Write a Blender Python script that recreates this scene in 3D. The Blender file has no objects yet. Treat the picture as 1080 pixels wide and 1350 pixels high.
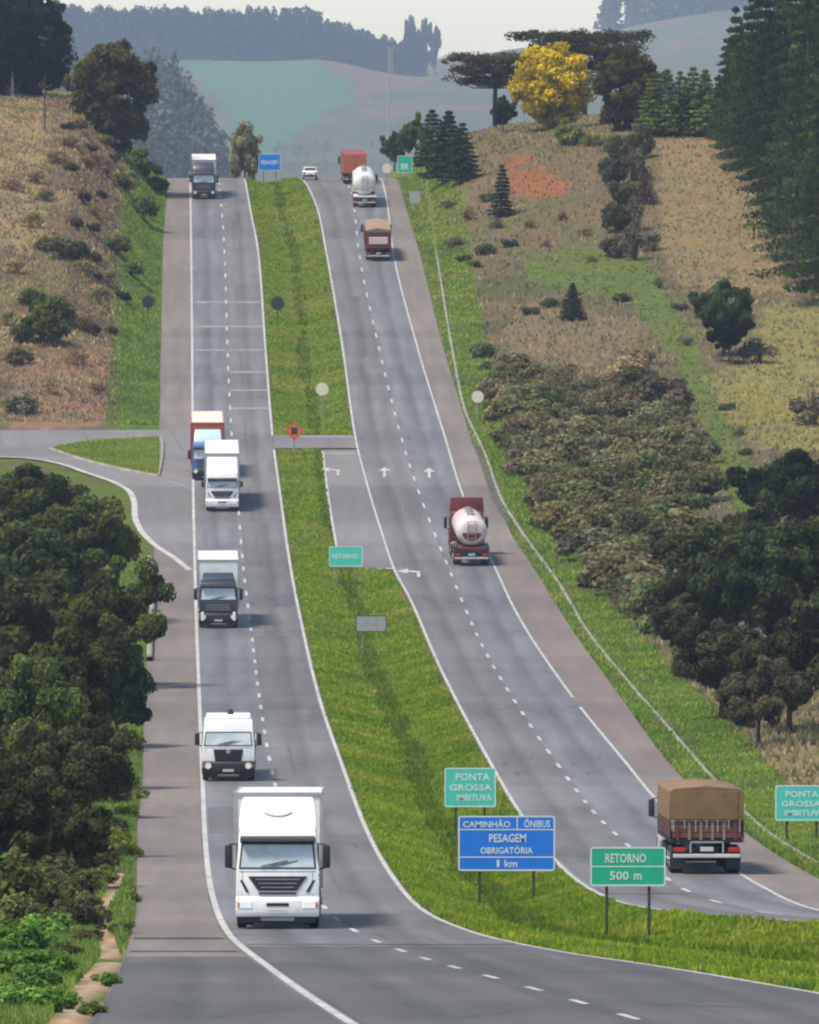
import bpy, bmesh, math, random
import numpy as np
from mathutils import Vector, Matrix

# ------------------------------------------------------------------ camera, sky, sun, exposure
S = bpy.context.scene
C = S.collection
CZ = 40.0                                   # camera height above datum
F = 12000.0                                 # focal length in pixels of a 1080 px wide frame
PITCH = math.atan((675 - 150) / F)
cam_d = bpy.data.cameras.new('camera'); cam = bpy.data.objects.new('camera', cam_d); C.objects.link(cam)
cam_d.sensor_fit = 'HORIZONTAL'; cam_d.sensor_width = 36.0; cam_d.lens = 36.0 * F / 1080
cam_d.clip_start = 1.0; cam_d.clip_end = 20000
cam.location = (0, 0, CZ); cam.rotation_euler = (math.pi / 2 - PITCH, 0, 0)
S.camera = cam

SUN_EL, SUN_AZ = math.radians(62), math.radians(244)   # azimuth clockwise from +Y: behind and to the left
w = bpy.data.worlds.new('World'); S.world = w; w.use_nodes = True
nt = w.node_tree; bg = nt.nodes['Background']
sky = nt.nodes.new('ShaderNodeTexSky'); sky.sky_type = 'NISHITA'; sky.sun_disc = False
sky.sun_elevation = SUN_EL; sky.sun_rotation = SUN_AZ
sky.air_density = 1.0; sky.dust_density = 1.8; sky.ozone_density = 0.0; sky.altitude = 800
nt.links.new(sky.outputs[0], bg.inputs[0]); bg.inputs[1].default_value = 0.105
sd = bpy.data.lights.new('sun', 'SUN'); so = bpy.data.objects.new('sun', sd); C.objects.link(so)
sd.energy = 2.8; sd.angle = math.radians(15); sd.color = (1.0, 0.92, 0.80)
to_sun = Vector((math.sin(SUN_AZ) * math.cos(SUN_EL), math.cos(SUN_AZ) * math.cos(SUN_EL), math.sin(SUN_EL)))
so.rotation_euler = (-to_sun).to_track_quat('-Z', 'Y').to_euler()
so.location = (0, 0, 300)
S.view_settings.view_transform = 'Standard'; S.view_settings.look = 'None'
S.view_settings.gamma = 1.0; S.view_settings.use_curve_mapping = False
S.view_settings.exposure = 1.0
S.render.engine = 'CYCLES'
S.cycles.use_denoising = True
S.cycles.max_bounces = 6; S.cycles.volume_bounces = 3; S.cycles.transparent_max_bounces = 8
S.cycles.filter_width = 2.2

rng = np.random.default_rng(7); random.seed(7)
R = math.radians

# ------------------------------------------------------------------ pixel <-> world
cp, sp = math.cos(PITCH), math.sin(PITCH)
def ray(px, py):
    px = np.asarray(px, float); py = np.asarray(py, float)
    r = px - 540; u = 675 - py
    return r, u * sp + F * cp, u * cp - F * sp
def proj(X, Y, Z):
    X, Y, Z = np.asarray(X, float), np.asarray(Y, float), np.asarray(Z, float) - CZ
    d = Y * cp - Z * sp; u = Y * sp + Z * cp
    return 540 + F * X / d, 675 - F * u / d
def pchip(xs, ys):
    xs = np.array(xs, float); ys = np.array(ys, float)
    h = np.diff(xs); dl = np.diff(ys) / h; n = len(xs); m = np.zeros(n)
    m[0], m[-1] = dl[0], dl[-1]
    for i in range(1, n - 1):
        if dl[i - 1] * dl[i] > 0:
            w1 = 2 * h[i] + h[i - 1]; w2 = h[i] + 2 * h[i - 1]
            m[i] = (w1 + w2) / (w1 / dl[i - 1] + w2 / dl[i])
    def f(x):
        x = np.asarray(x, float); xc = np.clip(x, xs[0], xs[-1])
        i = np.clip(np.searchsorted(xs, xc) - 1, 0, n - 2); t = (xc - xs[i]) / h[i]
        y = ((1 + 2 * t) * (1 - t) ** 2 * ys[i] + t * (1 - t) ** 2 * h[i] * m[i]
             + t * t * (3 - 2 * t) * ys[i + 1] + t * t * (t - 1) * h[i] * m[i + 1])
        return y + np.where(x < xs[0], (x - xs[0]) * m[0], 0) + np.where(x > xs[-1], (x - xs[-1]) * m[-1], 0)
    return f
def sstep(a, b, x):
    t = np.clip((np.asarray(x, float) - a) / (b - a), 0, 1); return t * t * (3 - 2 * t)

# longitudinal profile of the highway: distance -> row it is seen at
PTS = [(170, 1350), (205, 1296), (270, 1228), (372, 1100), (444, 1010), (582, 830), (642, 750), (714, 640),
       (760, 575), (840, 460), (920, 345), (1000, 252)]
_Y = []; _Z = []
for d, y in PTS:
    _, ry, rz = ray(540, y); _Y.append(d); _Z.append(CZ + d * float(rz / ry))
_Y = [60, 120] + _Y + [1032, 1060, 1100, 1200, 1350, 1700, 3600, 4960, 5760, 6480, 7200, 7600, 8960, 11200, 12000, 13600]
_Z = [_Z[0] + 6.5, _Z[0] + 3.6] + _Z + [CZ - 7.35, CZ - 7.5, CZ - 9.6, CZ - 18, CZ - 36, CZ - 70, CZ - 90, CZ - 70, CZ - 32, CZ + 3,
       CZ + 43, CZ + 46, CZ + 10, CZ + 66, CZ + 70, CZ - 10]
P = pchip(_Y, _Z)
YT = np.arange(60, 1033, 1.0)
_, yT = proj(np.zeros_like(YT), YT, P(YT))              # row of the road surface at each distance
def row_to_Y(y): return float(np.interp(-y, -yT, YT)) if np.ndim(y) == 0 else np.interp(-np.asarray(y), -yT, YT)

def edge(pairs, bend=0.0):                               # road line given at rows -> X as a function of Y
    f = pchip([a for a, b in pairs], [b for a, b in pairs])
    YY = np.arange(60, 1021, 1.0)
    yy = np.interp(YY, YT, yT); px = f(yy)
    X = (px - 540) / F * (YY * cp - (P(YY) - CZ) * sp)
    k = (X[-1] - X[-40]) / 39.0
    def g(Y):
        Y = np.asarray(Y, float)
        base = np.interp(Y, YY, X); ex = np.clip(Y - YY[-1], 0, None)
        return base + np.where(Y > YY[-1], k * np.minimum(ex, 400) + bend * np.minimum(ex, 400) ** 2, 0)
    return g
BEND = -0.0006
LS = edge([(238, 221), (330, 215), (460, 212), (575, 210), (660, 205), (760, 201), (830, 196), (920, 190), (1010, 189), (1100, 181), (1200, 180), (1250, 168), (1300, 148), (1350, 120), (1500, 20)], BEND)
LL = edge([(238, 249), (330, 250), (460, 251), (640, 252), (750, 254), (830, 256), (920, 259), (1010, 262), (1100, 265), (1160, 270), (1200, 279), (1230, 293), (1280, 350), (1350, 450), (1500, 700)], BEND)
LD = edge([(238, 289), (330, 296), (460, 300), (580, 306), (640, 312), (750, 321), (830, 331), (920, 342), (1010, 357), (1100, 381), (1160, 404), (1200, 430), (1230, 470), (1262, 550), (1302, 692), (1346, 840), (1500, 1320)], BEND)
LR = edge([(238, 325), (283, 333), (330, 342), (460, 352), (580, 362), (640, 370), (750, 386), (830, 402), (920, 424), (1010, 455), (1100, 490), (1160, 525), (1200, 562), (1230, 628), (1256, 745), (1275, 872), (1310, 1080), (1360, 1360), (1500, 2100)], BEND)
RL = edge([(236, 397), (244, 403), (260, 411), (283, 419), (330, 428), (460, 450), (580, 467), (640, 482), (700, 500), (750, 517), (790, 538), (880, 577), (1010, 645), (1070, 680), (1142, 734), (1187, 802), (1203, 880), (1218, 1080), (1235, 1420), (1300, 2300)], BEND)
RD = edge([(236, 455), (260, 465), (330, 473), (460, 500), (580, 530), (640, 549), (750, 592), (850, 635), (950, 695), (1015, 740), (1075, 786), (1110, 822), (1150, 868), (1170, 895), (1187, 935), (1203, 1000), (1220, 1180), (1240, 1560), (1300, 2500)], BEND)
RR = edge([(236, 505), (260, 511), (330, 520), (460, 553), (580, 590), (640, 608), (700, 632), (750, 656), (805, 682), (915, 755), (1010, 832), (1050, 865), (1100, 915), (1150, 977), (1172, 1014), (1200, 1080), (1220, 1240), (1240, 1640), (1300, 2650)], BEND)
RS = edge([(236, 524), (260, 531), (330, 552), (460, 585), (500, 597), (580, 622), (640, 650), (700, 672), (750, 704), (830, 754), (915, 815), (1010, 885), (1050, 925), (1100, 985), (1150, 1062), (1172, 1108), (1200, 1190), (1220, 1360), (1240, 1780), (1300, 2850)], BEND)
DR = edge([(236, 560), (330, 575), (480, 600), (540, 613), (600, 640), (660, 662), (705, 690), (775, 740), (830, 772), (905, 832), (960, 880), (1020, 932), (1060, 968), (1100, 1012), (1150, 1095), (1200, 1230), (1240, 1830), (1300, 2900)], BEND)
YS = np.arange(60, 1400, 1.0)
TAB = {k: f(YS) for k, f in dict(LS=LS, LL=LL, LR=LR, RL=RL, RS=RS, DR=DR).items()}
def tab(k, Y): return np.interp(Y, YS, TAB[k])

def in_poly(px, py, poly):
    px = np.asarray(px, float); py = np.asarray(py, float); c = np.zeros(px.shape, bool); n = len(poly)
    for i in range(n):
        x1, y1 = poly[i]; x2, y2 = poly[(i + 1) % n]
        if y1 == y2: continue
        t = ((y1 > py) != (y2 > py)) & (px < (x2 - x1) * (py - y1) / (y2 - y1) + x1)
        c ^= t
    return c
def wpoly(poly):          # outline given by pixels on the road plane -> outline on the ground in metres
    out = []
    for x, y in poly:
        Y = row_to_Y(y); out.append(((x - 540) / F * (Y * cp - (float(P(Y)) - CZ) * sp), Y))
    return out
SIDE_X = pchip([566, 598, 604, 612, 624, 638, 652, 680, 702, 722, 752], [-420, -420, 30, 76, 112, 152, 174, 179, 188, 207, 253])
ISLAND = wpoly([(66, 592), (126, 582), (209, 578), (209, 628), (160, 619), (104, 605)])
SIDE = wpoly([(-420, 566), (251, 566), (252, 752), (207, 722), (188, 702), (179, 680), (174, 652), (152, 638), (112, 624), (76, 612), (30, 605), (-420, 600)])
TURN = wpoly([(361, 574), (470, 574), (483, 640), (520, 752), (486, 750), (447, 748), (438, 700), (430, 650), (423, 592), (364, 592)])

def fnoise(X, Y, s, seed=0):
    a = np.sin(X / s * 1.7 + seed) * np.cos(Y / s * 1.1 + 2 * seed) + 0.6 * np.sin(X / s * 3.1 - Y / s * 2.3 + seed * 3) + 0.4 * np.sin(X / s * 5.9 + Y / s * 4.7 + seed)
    return a / 2.0
def H(X, Y):
    X = np.asarray(X, float); Y = np.asarray(Y, float); X, Y = np.broadcast_arrays(X, Y)
    z = P(Y).copy()
    near = 1 - sstep(1080, 1300, Y)
    ls, lr, rl, rs = tab('LS', Y), tab('LR', Y), tab('RL', Y), tab('RS', Y)
    u = ls - X; v = X - rs; uo = np.clip(u, 0, None); vo = np.clip(v, 0, None)
    # cut bank left of the road, beyond the junction
    A = sstep(764, 930, Y) * near
    cut = np.where(uo < 9, 1.12 * uo - 0.0 * uo, 10.1 + 0.12 * (uo - 9)); cut = np.where(uo < 1.2, cut * 0.25, cut - 1.0)
    cut = np.minimum(cut, 12.5)
    z = z + A * cut + np.where(u > 1, fnoise(X, Y, 7.0, 1) * 0.5 * np.minimum(A + .15, 1) * sstep(1, 5, u), 0) * near
    # right slope
    B = sstep(890, 1010, Y) * near
    z = z + (0.045 * np.minimum(vo, 60) * sstep(250, 500, Y) + B * 6.0 * (1 - np.exp(-np.clip(vo - 1.5, 0, None) / 6.0))) * near
    z = z + np.where(v > 3, fnoise(X, Y, 8.0, 4) * 0.35 * sstep(3, 9, v), 0) * near
    # median ditch
    wd = np.clip((X - lr) / np.maximum(rl - lr, .1), 0, 1)
    flat = sstep(625, 640, Y) * (1 - sstep(764, 775, Y))
    z = z - np.where((X > lr) & (X < rl), np.sin(math.pi * wd) ** 1.5 * 0.7 * (1 - flat), 0) * near
    # sub-base lowered below the asphalt
    e = 0.35
    onl = sstep(-e, 0.1, X - ls) * sstep(-e, 0.1, lr - X); onr = sstep(-e, 0.1, X - rl) * sstep(-e, 0.1, rs - X)
    low = np.maximum(onl, onr)
    pm = (Y > 630) & (Y < 775)
    if pm.any():
        ins = in_poly(X, Y, SIDE) | in_poly(X, Y, TURN)
        low = np.where(ins, 1.0, low)
    z = z - 0.10 * low * near + 0.02
    far = sstep(1300, 2000, Y)
    if far.any():
        z = z + far * (92 * (1 - sstep(-94, -47, X)) * (1 - .5 * sstep(-150, -600, -np.abs(X))) * np.exp(-((Y - 3520) / 380.0) ** 2 / 2)
                       + 80 * np.exp(-((X - 400) / 205.0) ** 2 / 2 - ((Y - 8300) / 800.0) ** 2 / 2)
                       + 7 * fnoise(X, Y, 220.0, 2)
                       - 21 * sstep(-80, 8, X) * np.exp(-((Y - 7360) / 670.0) ** 2)
                       + 50 * sstep(700, 2000, np.abs(X)) * sstep(3000, 8000, Y))
    side = sstep(150, 700, np.abs(X)) * (1 - sstep(1500, 2200, Y))
    return z + side * (14 * fnoise(X, Y, 170.0, 5) + 6)
def hit(px, py, y0=150, y1=1120, quiet=False):
    rx, ry, rz = ray(px, py); YY = np.arange(y0, y1, 1.0); XX = YY * rx / ry; ZZ = CZ + YY * rz / ry
    d = ZZ - H(XX, YY); k = np.nonzero(d < 0)[0]
    if len(k) == 0:
        i = int(np.argmin(d)); return Vector((XX[i], YY[i], float(H(XX[i], YY[i]))))
    i = k[0]
    if i: t = d[i - 1] / (d[i - 1] - d[i]); Y = YY[i - 1] + t
    else: Y = YY[0]
    X = Y * float(rx / ry); return Vector((X, Y, float(H(X, Y))))
def scale_at(Y): return F / Y                             # photograph pixels per metre

# ------------------------------------------------------------------ materials
def new_mat(name):
    m = bpy.data.materials.new(name); m.use_nodes = True
    return m, m.node_tree, m.node_tree.nodes['Principled BSDF']
def node(t, kind, **kw):
    n = t.nodes.new(kind)
    for k, v in kw.items():
        if k in n.inputs: n.inputs[k].default_value = v
        else: setattr(n, k, v)
    return n
def noise(t, scale, detail=3.0, rough=.6, vec=None):
    n = node(t, 'ShaderNodeTexNoise', Scale=scale, Detail=detail, Roughness=rough)
    if vec is not None: t.links.new(vec, n.inputs['Vector'])
    return n.outputs['Fac']
def ramp(t, fac, a, b, lo=0.3, hi=0.7):
    n = t.nodes.new('ShaderNodeValToRGB'); n.color_ramp.elements[0].position = lo; n.color_ramp.elements[1].position = hi
    n.color_ramp.elements[0].color = (*a, 1) if len(a) == 3 else a; n.color_ramp.elements[1].color = (*b, 1) if len(b) == 3 else b
    t.links.new(fac, n.inputs[0]); return n.outputs[0]
def mix(t, fac, a, b, mode='MIX'):
    n = t.nodes.new('ShaderNodeMix'); n.data_type = 'RGBA'; n.blend_type = mode
    for s, v in ((0, fac), (6, a), (7, b)):
        if isinstance(v, (int, float)): n.inputs[s].default_value = v
        elif isinstance(v, tuple): n.inputs[s].default_value = (*v, 1) if len(v) == 3 else v
        else: t.links.new(v, n.inputs[s])
    return n.outputs[2]
def mathn(t, op, a, b=None, c=None):
    n = t.nodes.new('ShaderNodeMath'); n.operation = op
    for i, v in enumerate((a, b, c)):
        if v is None: continue
        if isinstance(v, (int, float)): n.inputs[i].default_value = v
        else: t.links.new(v, n.inputs[i])
    return n.outputs[0]
def bump(t, bs, h, strength=.4, dist=.05):
    n = node(t, 'ShaderNodeBump', Strength=strength, Distance=dist); t.links.new(h, n.inputs['Height']); t.links.new(n.outputs[0], bs.inputs['Normal'])
def plain(name, col, rough=.6, metal=0.0, dirt=.25, spec=.5, coat=0.0, dscale=2.0):
    m, t, bs = new_mat(name)
    bs.inputs['Roughness'].default_value = rough; bs.inputs['Metallic'].default_value = metal
    bs.inputs['Specular IOR Level'].default_value = spec; bs.inputs['Coat Weight'].default_value = coat
    tc = t.nodes.new('ShaderNodeTexCoord')
    f = noise(t, dscale, 5, .65, tc.outputs['Object'])
    d = tuple(c * (1 - dirt) * k for c, k in zip(col, (1.0, .97, .92)))
    t.links.new(ramp(t, f, d, col, .3, .62), bs.inputs['Base Color'])
    return m
M = {}
M['white_paint'] = plain('white_paint', (.80, .81, .80), .35, dirt=.14, coat=.3)
M['cream_box'] = plain('cream_box', (.74, .73, .69), .5, dirt=.18)
M['navy_paint'] = plain('navy_paint', (.030, .034, .055), .35, dirt=.2, coat=.4)
M['blue_paint'] = plain('blue_paint', (.07, .14, .36), .4, dirt=.2, coat=.3)
M['pale_blue'] = plain('pale_blue_paint', (.42, .58, .70), .4, dirt=.15)
M['red_paint'] = plain('red_paint', (.42, .055, .03), .4, dirt=.25, coat=.3)
M['orange_paint'] = plain('orange_paint', (.50, .13, .06), .5, dirt=.25)
M['dark_red_paint'] = plain('dark_red_paint', (.16, .022, .022), .45, dirt=.3)
M['peach_paint'] = plain('peach_paint', (.72, .55, .46), .5, dirt=.15)
M['black_plastic'] = plain('black_plastic', (.016, .016, .017), .55, dirt=.2)
M['dark_metal'] = plain('dark_metal', (.035, .033, .033), .6, dirt=.3)
M['rubber'] = plain('rubber', (.014, .014, .014), .85, dirt=.3)
M['rim'] = plain('rim', (.34, .34, .34), .45, metal=.4, dirt=.3)
M['steel'] = plain('steel', (.42, .42, .42), .45, metal=.5, dirt=.25)
M['chrome'] = plain('chrome', (.6, .6, .6), .3, metal=.8, dirt=.2)
M['lamp'] = plain('lamp_lens', (.85, .86, .84), .08, dirt=.05, coat=.8)
M['tail'] = plain('tail_lens', (.40, .02, .02), .25, dirt=.1)
M['amber'] = plain('amber_lens', (.6, .22, .03), .25, dirt=.1)
M['glass'] = plain('windscreen_glass', (.55, .61, .61), .12, dirt=.30, spec=1.0, coat=1.0, dscale=1.2)  # pale base colour stands in for sky reflected in the pane
M['dark_glass'] = plain('side_glass', (.04, .05, .055), .08, dirt=.2, spec=.8, coat=.6)
M['plate'] = plain('plate_white', (.50, .50, .49), .5, dirt=.15)
M['tarp_tan'] = plain('tarp_tan', (.27, .185, .115), .85, dirt=.3, dscale=1.3)
M['tarp_olive'] = plain('tarp_olive', (.205, .118, .046), .85, dirt=.35, dscale=1.3)
M['wood_red'] = plain('sideboard_red', (.155, .052, .034), .7, dirt=.5, dscale=4)
M['tank_white'] = plain('tank_white', (.72, .71, .67), .4, dirt=.2, coat=.2)
M['tank_pink'] = plain('tank_pink', (.70, .58, .55), .4, dirt=.25, coat=.2)
M['sign_blue'] = plain('sign_blue', (.010, .19, .70), .5, dirt=.08)
M['sign_green'] = plain('sign_green', (.012, .44, .25), .5, dirt=.10)
M['sign_teal'] = plain('sign_teal', (.075, .58, .44), .5, dirt=.10)
M['sign_white'] = plain('sign_white', (.72, .76, .74), .5, dirt=.08)
M['sign_cream'] = plain('sign_cream', (.70, .66, .50), .5, dirt=.1)
M['sign_red'] = plain('sign_red', (.62, .09, .03), .5, dirt=.12)
M['sign_orange'] = plain('sign_orange', (.66, .17, .06), .5, dirt=.12)
M['sign_back'] = plain('sign_back', (.025, .03, .028), .6, dirt=.3)
M['sign_grey'] = plain('sign_grey', (.36, .37, .35), .6, dirt=.25)
M['post'] = plain('galvanised_post', (.30, .29, .26), .6, metal=.2, dirt=.3)
M['post_dark'] = plain('weathered_post', (.06, .05, .045), .8, dirt=.4)
M['concrete'] = plain('concrete', (.25, .245, .19), .9, dirt=.55, dscale=.6)
M['pole'] = plain('pole_concrete', (.45, .44, .42), .9, dirt=.25)
M['bark'] = plain('bark', (.085, .065, .048), .95, dirt=.5, dscale=3)
M['bark_pale'] = plain('bark_pale', (.20, .17, .14), .95, dirt=.4, dscale=3)

def paint_mat(name, col):                    # worn thermoplastic road paint
    m, t, bs = new_mat(name); bs.inputs['Roughness'].default_value = .75
    tc = t.nodes.new('ShaderNodeTexCoord')
    f = noise(t, 1.3, 6, .75, tc.outputs['Object']); g = noise(t, .11, 3, .6, tc.outputs['Object'])
    c = mix(t, ramp(t, f, (0, 0, 0), (1, 1, 1), .34, .60), tuple(v * .42 for v in col), col)
    c = mix(t, ramp(t, g, (0, 0, 0), (.35, .35, .35), .45, .7), c, tuple(v * .6 for v in col))
    t.links.new(c, bs.inputs['Base Color']); return m
M['road_paint'] = paint_mat('road_paint', (.46, .45, .41))
M['road_paint_dim'] = paint_mat('road_paint_dim', (.25, .25, .245))

def asphalt(name, col, worn, tracks=True, rough=.85):
    m, t, bs = new_mat(name)
    uv = t.nodes.new('ShaderNodeUVMap'); uv.uv_map = 'UV'
    sx = t.nodes.new('ShaderNodeSeparateXYZ'); t.links.new(uv.outputs[0], sx.inputs[0])
    st = t.nodes.new('ShaderNodeCombineXYZ')
    t.links.new(sx.outputs[0], st.inputs[0]); t.links.new(mathn(t, 'MULTIPLY', sx.outputs[1], .06), st.inputs[1])
    long = noise(t, .9, 4, .6, st.outputs[0])                      # streaks along the lane
    fine = noise(t, 6.0, 5, .7, uv.outputs[0]); big = noise(t, .035, 3, .55, uv.outputs[0])
    c = mix(t, ramp(t, long, (0, 0, 0), (1, 1, 1), .32, .68), col, worn)
    c = mix(t, ramp(t, big, (0, 0, 0), (1, 1, 1), .42, .58), c, mix(t, 1.0, c, (.80, .79, .80), 'MULTIPLY'))
    if tracks:                                                     # polished wheel tracks, oil line between
        tr = mathn(t, 'MULTIPLY_ADD', mathn(t, 'SINE', mathn(t, 'MULTIPLY', sx.outputs[0], 2 * math.pi / 1.78)), .5, .5)
        c = mix(t, mathn(t, 'MULTIPLY', tr, mathn(t, 'MULTIPLY', long, .75)), c, mix(t, 1.0, c, (1.42, 1.44, 1.52), 'MULTIPLY'))
        oil = mathn(t, 'SINE', mathn(t, 'MULTIPLY_ADD', sx.outputs[0], 2 * math.pi / 3.5, -1.6)); oil = mathn(t, 'POWER', mathn(t, 'MAXIMUM', oil, 0.0), 6.0)
        c = mix(t, mathn(t, 'MULTIPLY', oil, .7), c, mix(t, 1.0, c, (.70, .70, .70), 'MULTIPLY'))
        vor = node(t, 'ShaderNodeTexVoronoi', Scale=.22, feature='DISTANCE_TO_EDGE'); t.links.new(uv.outputs[0], vor.inputs['Vector'])
        crk = ramp(t, vor.outputs['Distance'], (1, 1, 1), (0, 0, 0), .004, .02); gate = ramp(t, big, (0, 0, 0), (1, 1, 1), .50, .56)
        c = mix(t, mathn(t, 'MULTIPLY', crk, gate), c, mix(t, 1.0, c, (.55, .55, .55), 'MULTIPLY'))
    # resurfaced patches: joints run across the lane
    br = node(t, 'ShaderNodeTexBrick', Scale=1.0); br.offset = .37; br.squash = 1.0
    br.inputs['Brick Width'].default_value = 7.3; br.inputs['Row Height'].default_value = 31.0
    br.inputs['Mortar Size'].default_value = .10; br.inputs['Color1'].default_value = (.86, .86, .86, 1); br.inputs['Color2'].default_value = (1.08, 1.07, 1.06, 1)
    br.inputs['Mortar'].default_value = (.75, .75, .75, 1); br.inputs['Bias'].default_value = .1
    t.links.new(uv.outputs[0], br.inputs['Vector'])
    c = mix(t, .8, c, mix(t, 1.0, c, br.outputs[0], 'MULTIPLY'))
    c = mix(t, ramp(t, fine, (0, 0, 0), (.5, .5, .5), .35, .75), c, mix(t, 1.0, c, (.72, .72, .72), 'MULTIPLY'))
    t.links.new(c, bs.inputs['Base Color'])
    bs.inputs['Roughness'].default_value = rough; bump(t, bs, fine, .25, .02)
    return m
M['asphalt'] = asphalt('asphalt', (.105, .100, .098), (.135, .129, .126))
M['asphalt_truck'] = asphalt('asphalt_truck_lane', (.102, .098, .096), (.146, .141, .140), rough=.62)
M['asphalt_shoulder'] = asphalt('asphalt_shoulder', (.138, .116, .097), (.185, .155, .129), False)
M['asphalt_side'] = asphalt('asphalt_side_road', (.140, .132, .127), (.172, .164, .158), False)
M['shoulder_red'] = asphalt('shoulder_reddish', (.148, .116, .099), (.195, .152, .130), False)

def ground_mat():
    m, t, bs = new_mat('ground_cover')
    a = node(t, 'ShaderNodeAttribute', attribute_name='zone')
    tc = t.nodes.new('ShaderNodeTexCoord')
    f1 = noise(t, .9, 6, .7, tc.outputs['Object']); f2 = noise(t, .12, 4, .6, tc.outputs['Object'])
    c = mix(t, ramp(t, f1, (0, 0, 0), (1, 1, 1), .3, .7), mix(t, 1.0, a.outputs['Color'], (.62, .60, .60), 'MULTIPLY'), mix(t, 1.0, a.outputs['Color'], (1.25, 1.22, 1.15), 'MULTIPLY'))
    c = mix(t, ramp(t, f2, (0, 0, 0), (.55, .55, .55), .42, .62), c, mix(t, 1.0, c, (1.25, 1.02, .80), 'MULTIPLY'))
    t.links.new(c, bs.inputs['Base Color']); bs.inputs['Roughness'].default_value = 1.0; bs.inputs['Specular IOR Level'].default_value = .1
    bump(t, bs, f1, .8, .25); return m
M['ground'] = ground_mat()

def leaf_mat(name, use_obj=True, col=(1, 1, 1), transl=.4):
    m, t, bs = new_mat(name)
    a = node(t, 'ShaderNodeAttribute', attribute_name='tint')
    c = a.outputs['Color']
    if use_obj:
        oi = t.nodes.new('ShaderNodeObjectInfo'); c = mix(t, 1.0, c, oi.outputs['Color'], 'MULTIPLY')
    else:
        g = t.nodes.new('ShaderNodeNewGeometry')
        f = noise(t, .16, 4, .6, g.outputs['Position'])
        c = mix(t, 1.0, c, ramp(t, f, (.72, .80, .8), (1.22, 1.12, .95), .35, .65), 'MULTIPLY')
    t.links.new(c, bs.inputs['Base Color']); bs.inputs['Roughness'].default_value = .8; bs.inputs['Specular IOR Level'].default_value = .04
    tr = t.nodes.new('ShaderNodeBsdfTranslucent'); t.links.new(c, tr.inputs[0])
    mx = t.nodes.new('ShaderNodeMixShader'); mx.inputs[0].default_value = transl
    out = [n for n in t.nodes if n.type == 'OUTPUT_MATERIAL'][0]
    t.links.new(bs.outputs[0], mx.inputs[1]); t.links.new(tr.outputs[0], mx.inputs[2]); t.links.new(mx.outputs[0], out.inputs[0])
    return m
M['leaf'] = leaf_mat('foliage')
M['grass'] = leaf_mat('grass_blades', False, transl=.5)

# ------------------------------------------------------------------ mesh helpers
def fast_mesh(name, V, Fq, mat, tint=None, smooth=False):
    V = np.asarray(V, np.float32); Fq = np.asarray(Fq, np.int32); k = Fq.shape[1]; n = len(Fq)
    me = bpy.data.meshes.new(name)
    me.vertices.add(len(V)); me.vertices.foreach_set('co', V.ravel())
    me.loops.add(n * k); me.loops.foreach_set('vertex_index', Fq.ravel())
    me.polygons.add(n); me.polygons.foreach_set('loop_start', np.arange(0, n * k, k, dtype=np.int32))
    me.polygons.foreach_set('loop_total', np.full(n, k, np.int32))
    if smooth: me.polygons.foreach_set('use_smooth', np.ones(n, bool))
    if tint is not None:
        at = me.attributes.new('tint', 'FLOAT_COLOR', 'FACE')
        at.data.foreach_set('color', np.concatenate([tint, np.ones((n, 1))], 1).astype(np.float32).ravel())
    me.materials.append(mat); me.update(calc_edges=True); me.validate()
    return me
def link(name, data, parent=None):
    o = bpy.data.objects.new(name, data); C.objects.link(o)
    if parent is not None: o.parent = parent
    return o
def tag(o, label=None, cat=None, group=None, kind=None):
    if label: o['label'] = label
    if cat: o['category'] = cat
    if group: o['group'] = group
    if kind: o['kind'] = kind
    return o
def thing(name, label, cat, loc, group=None, rot=None):
    o = link(name, None); o.location = loc; o.empty_display_size = .3
    if rot is not None: o.rotation_euler = rot
    return tag(o, label, cat, group)
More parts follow.
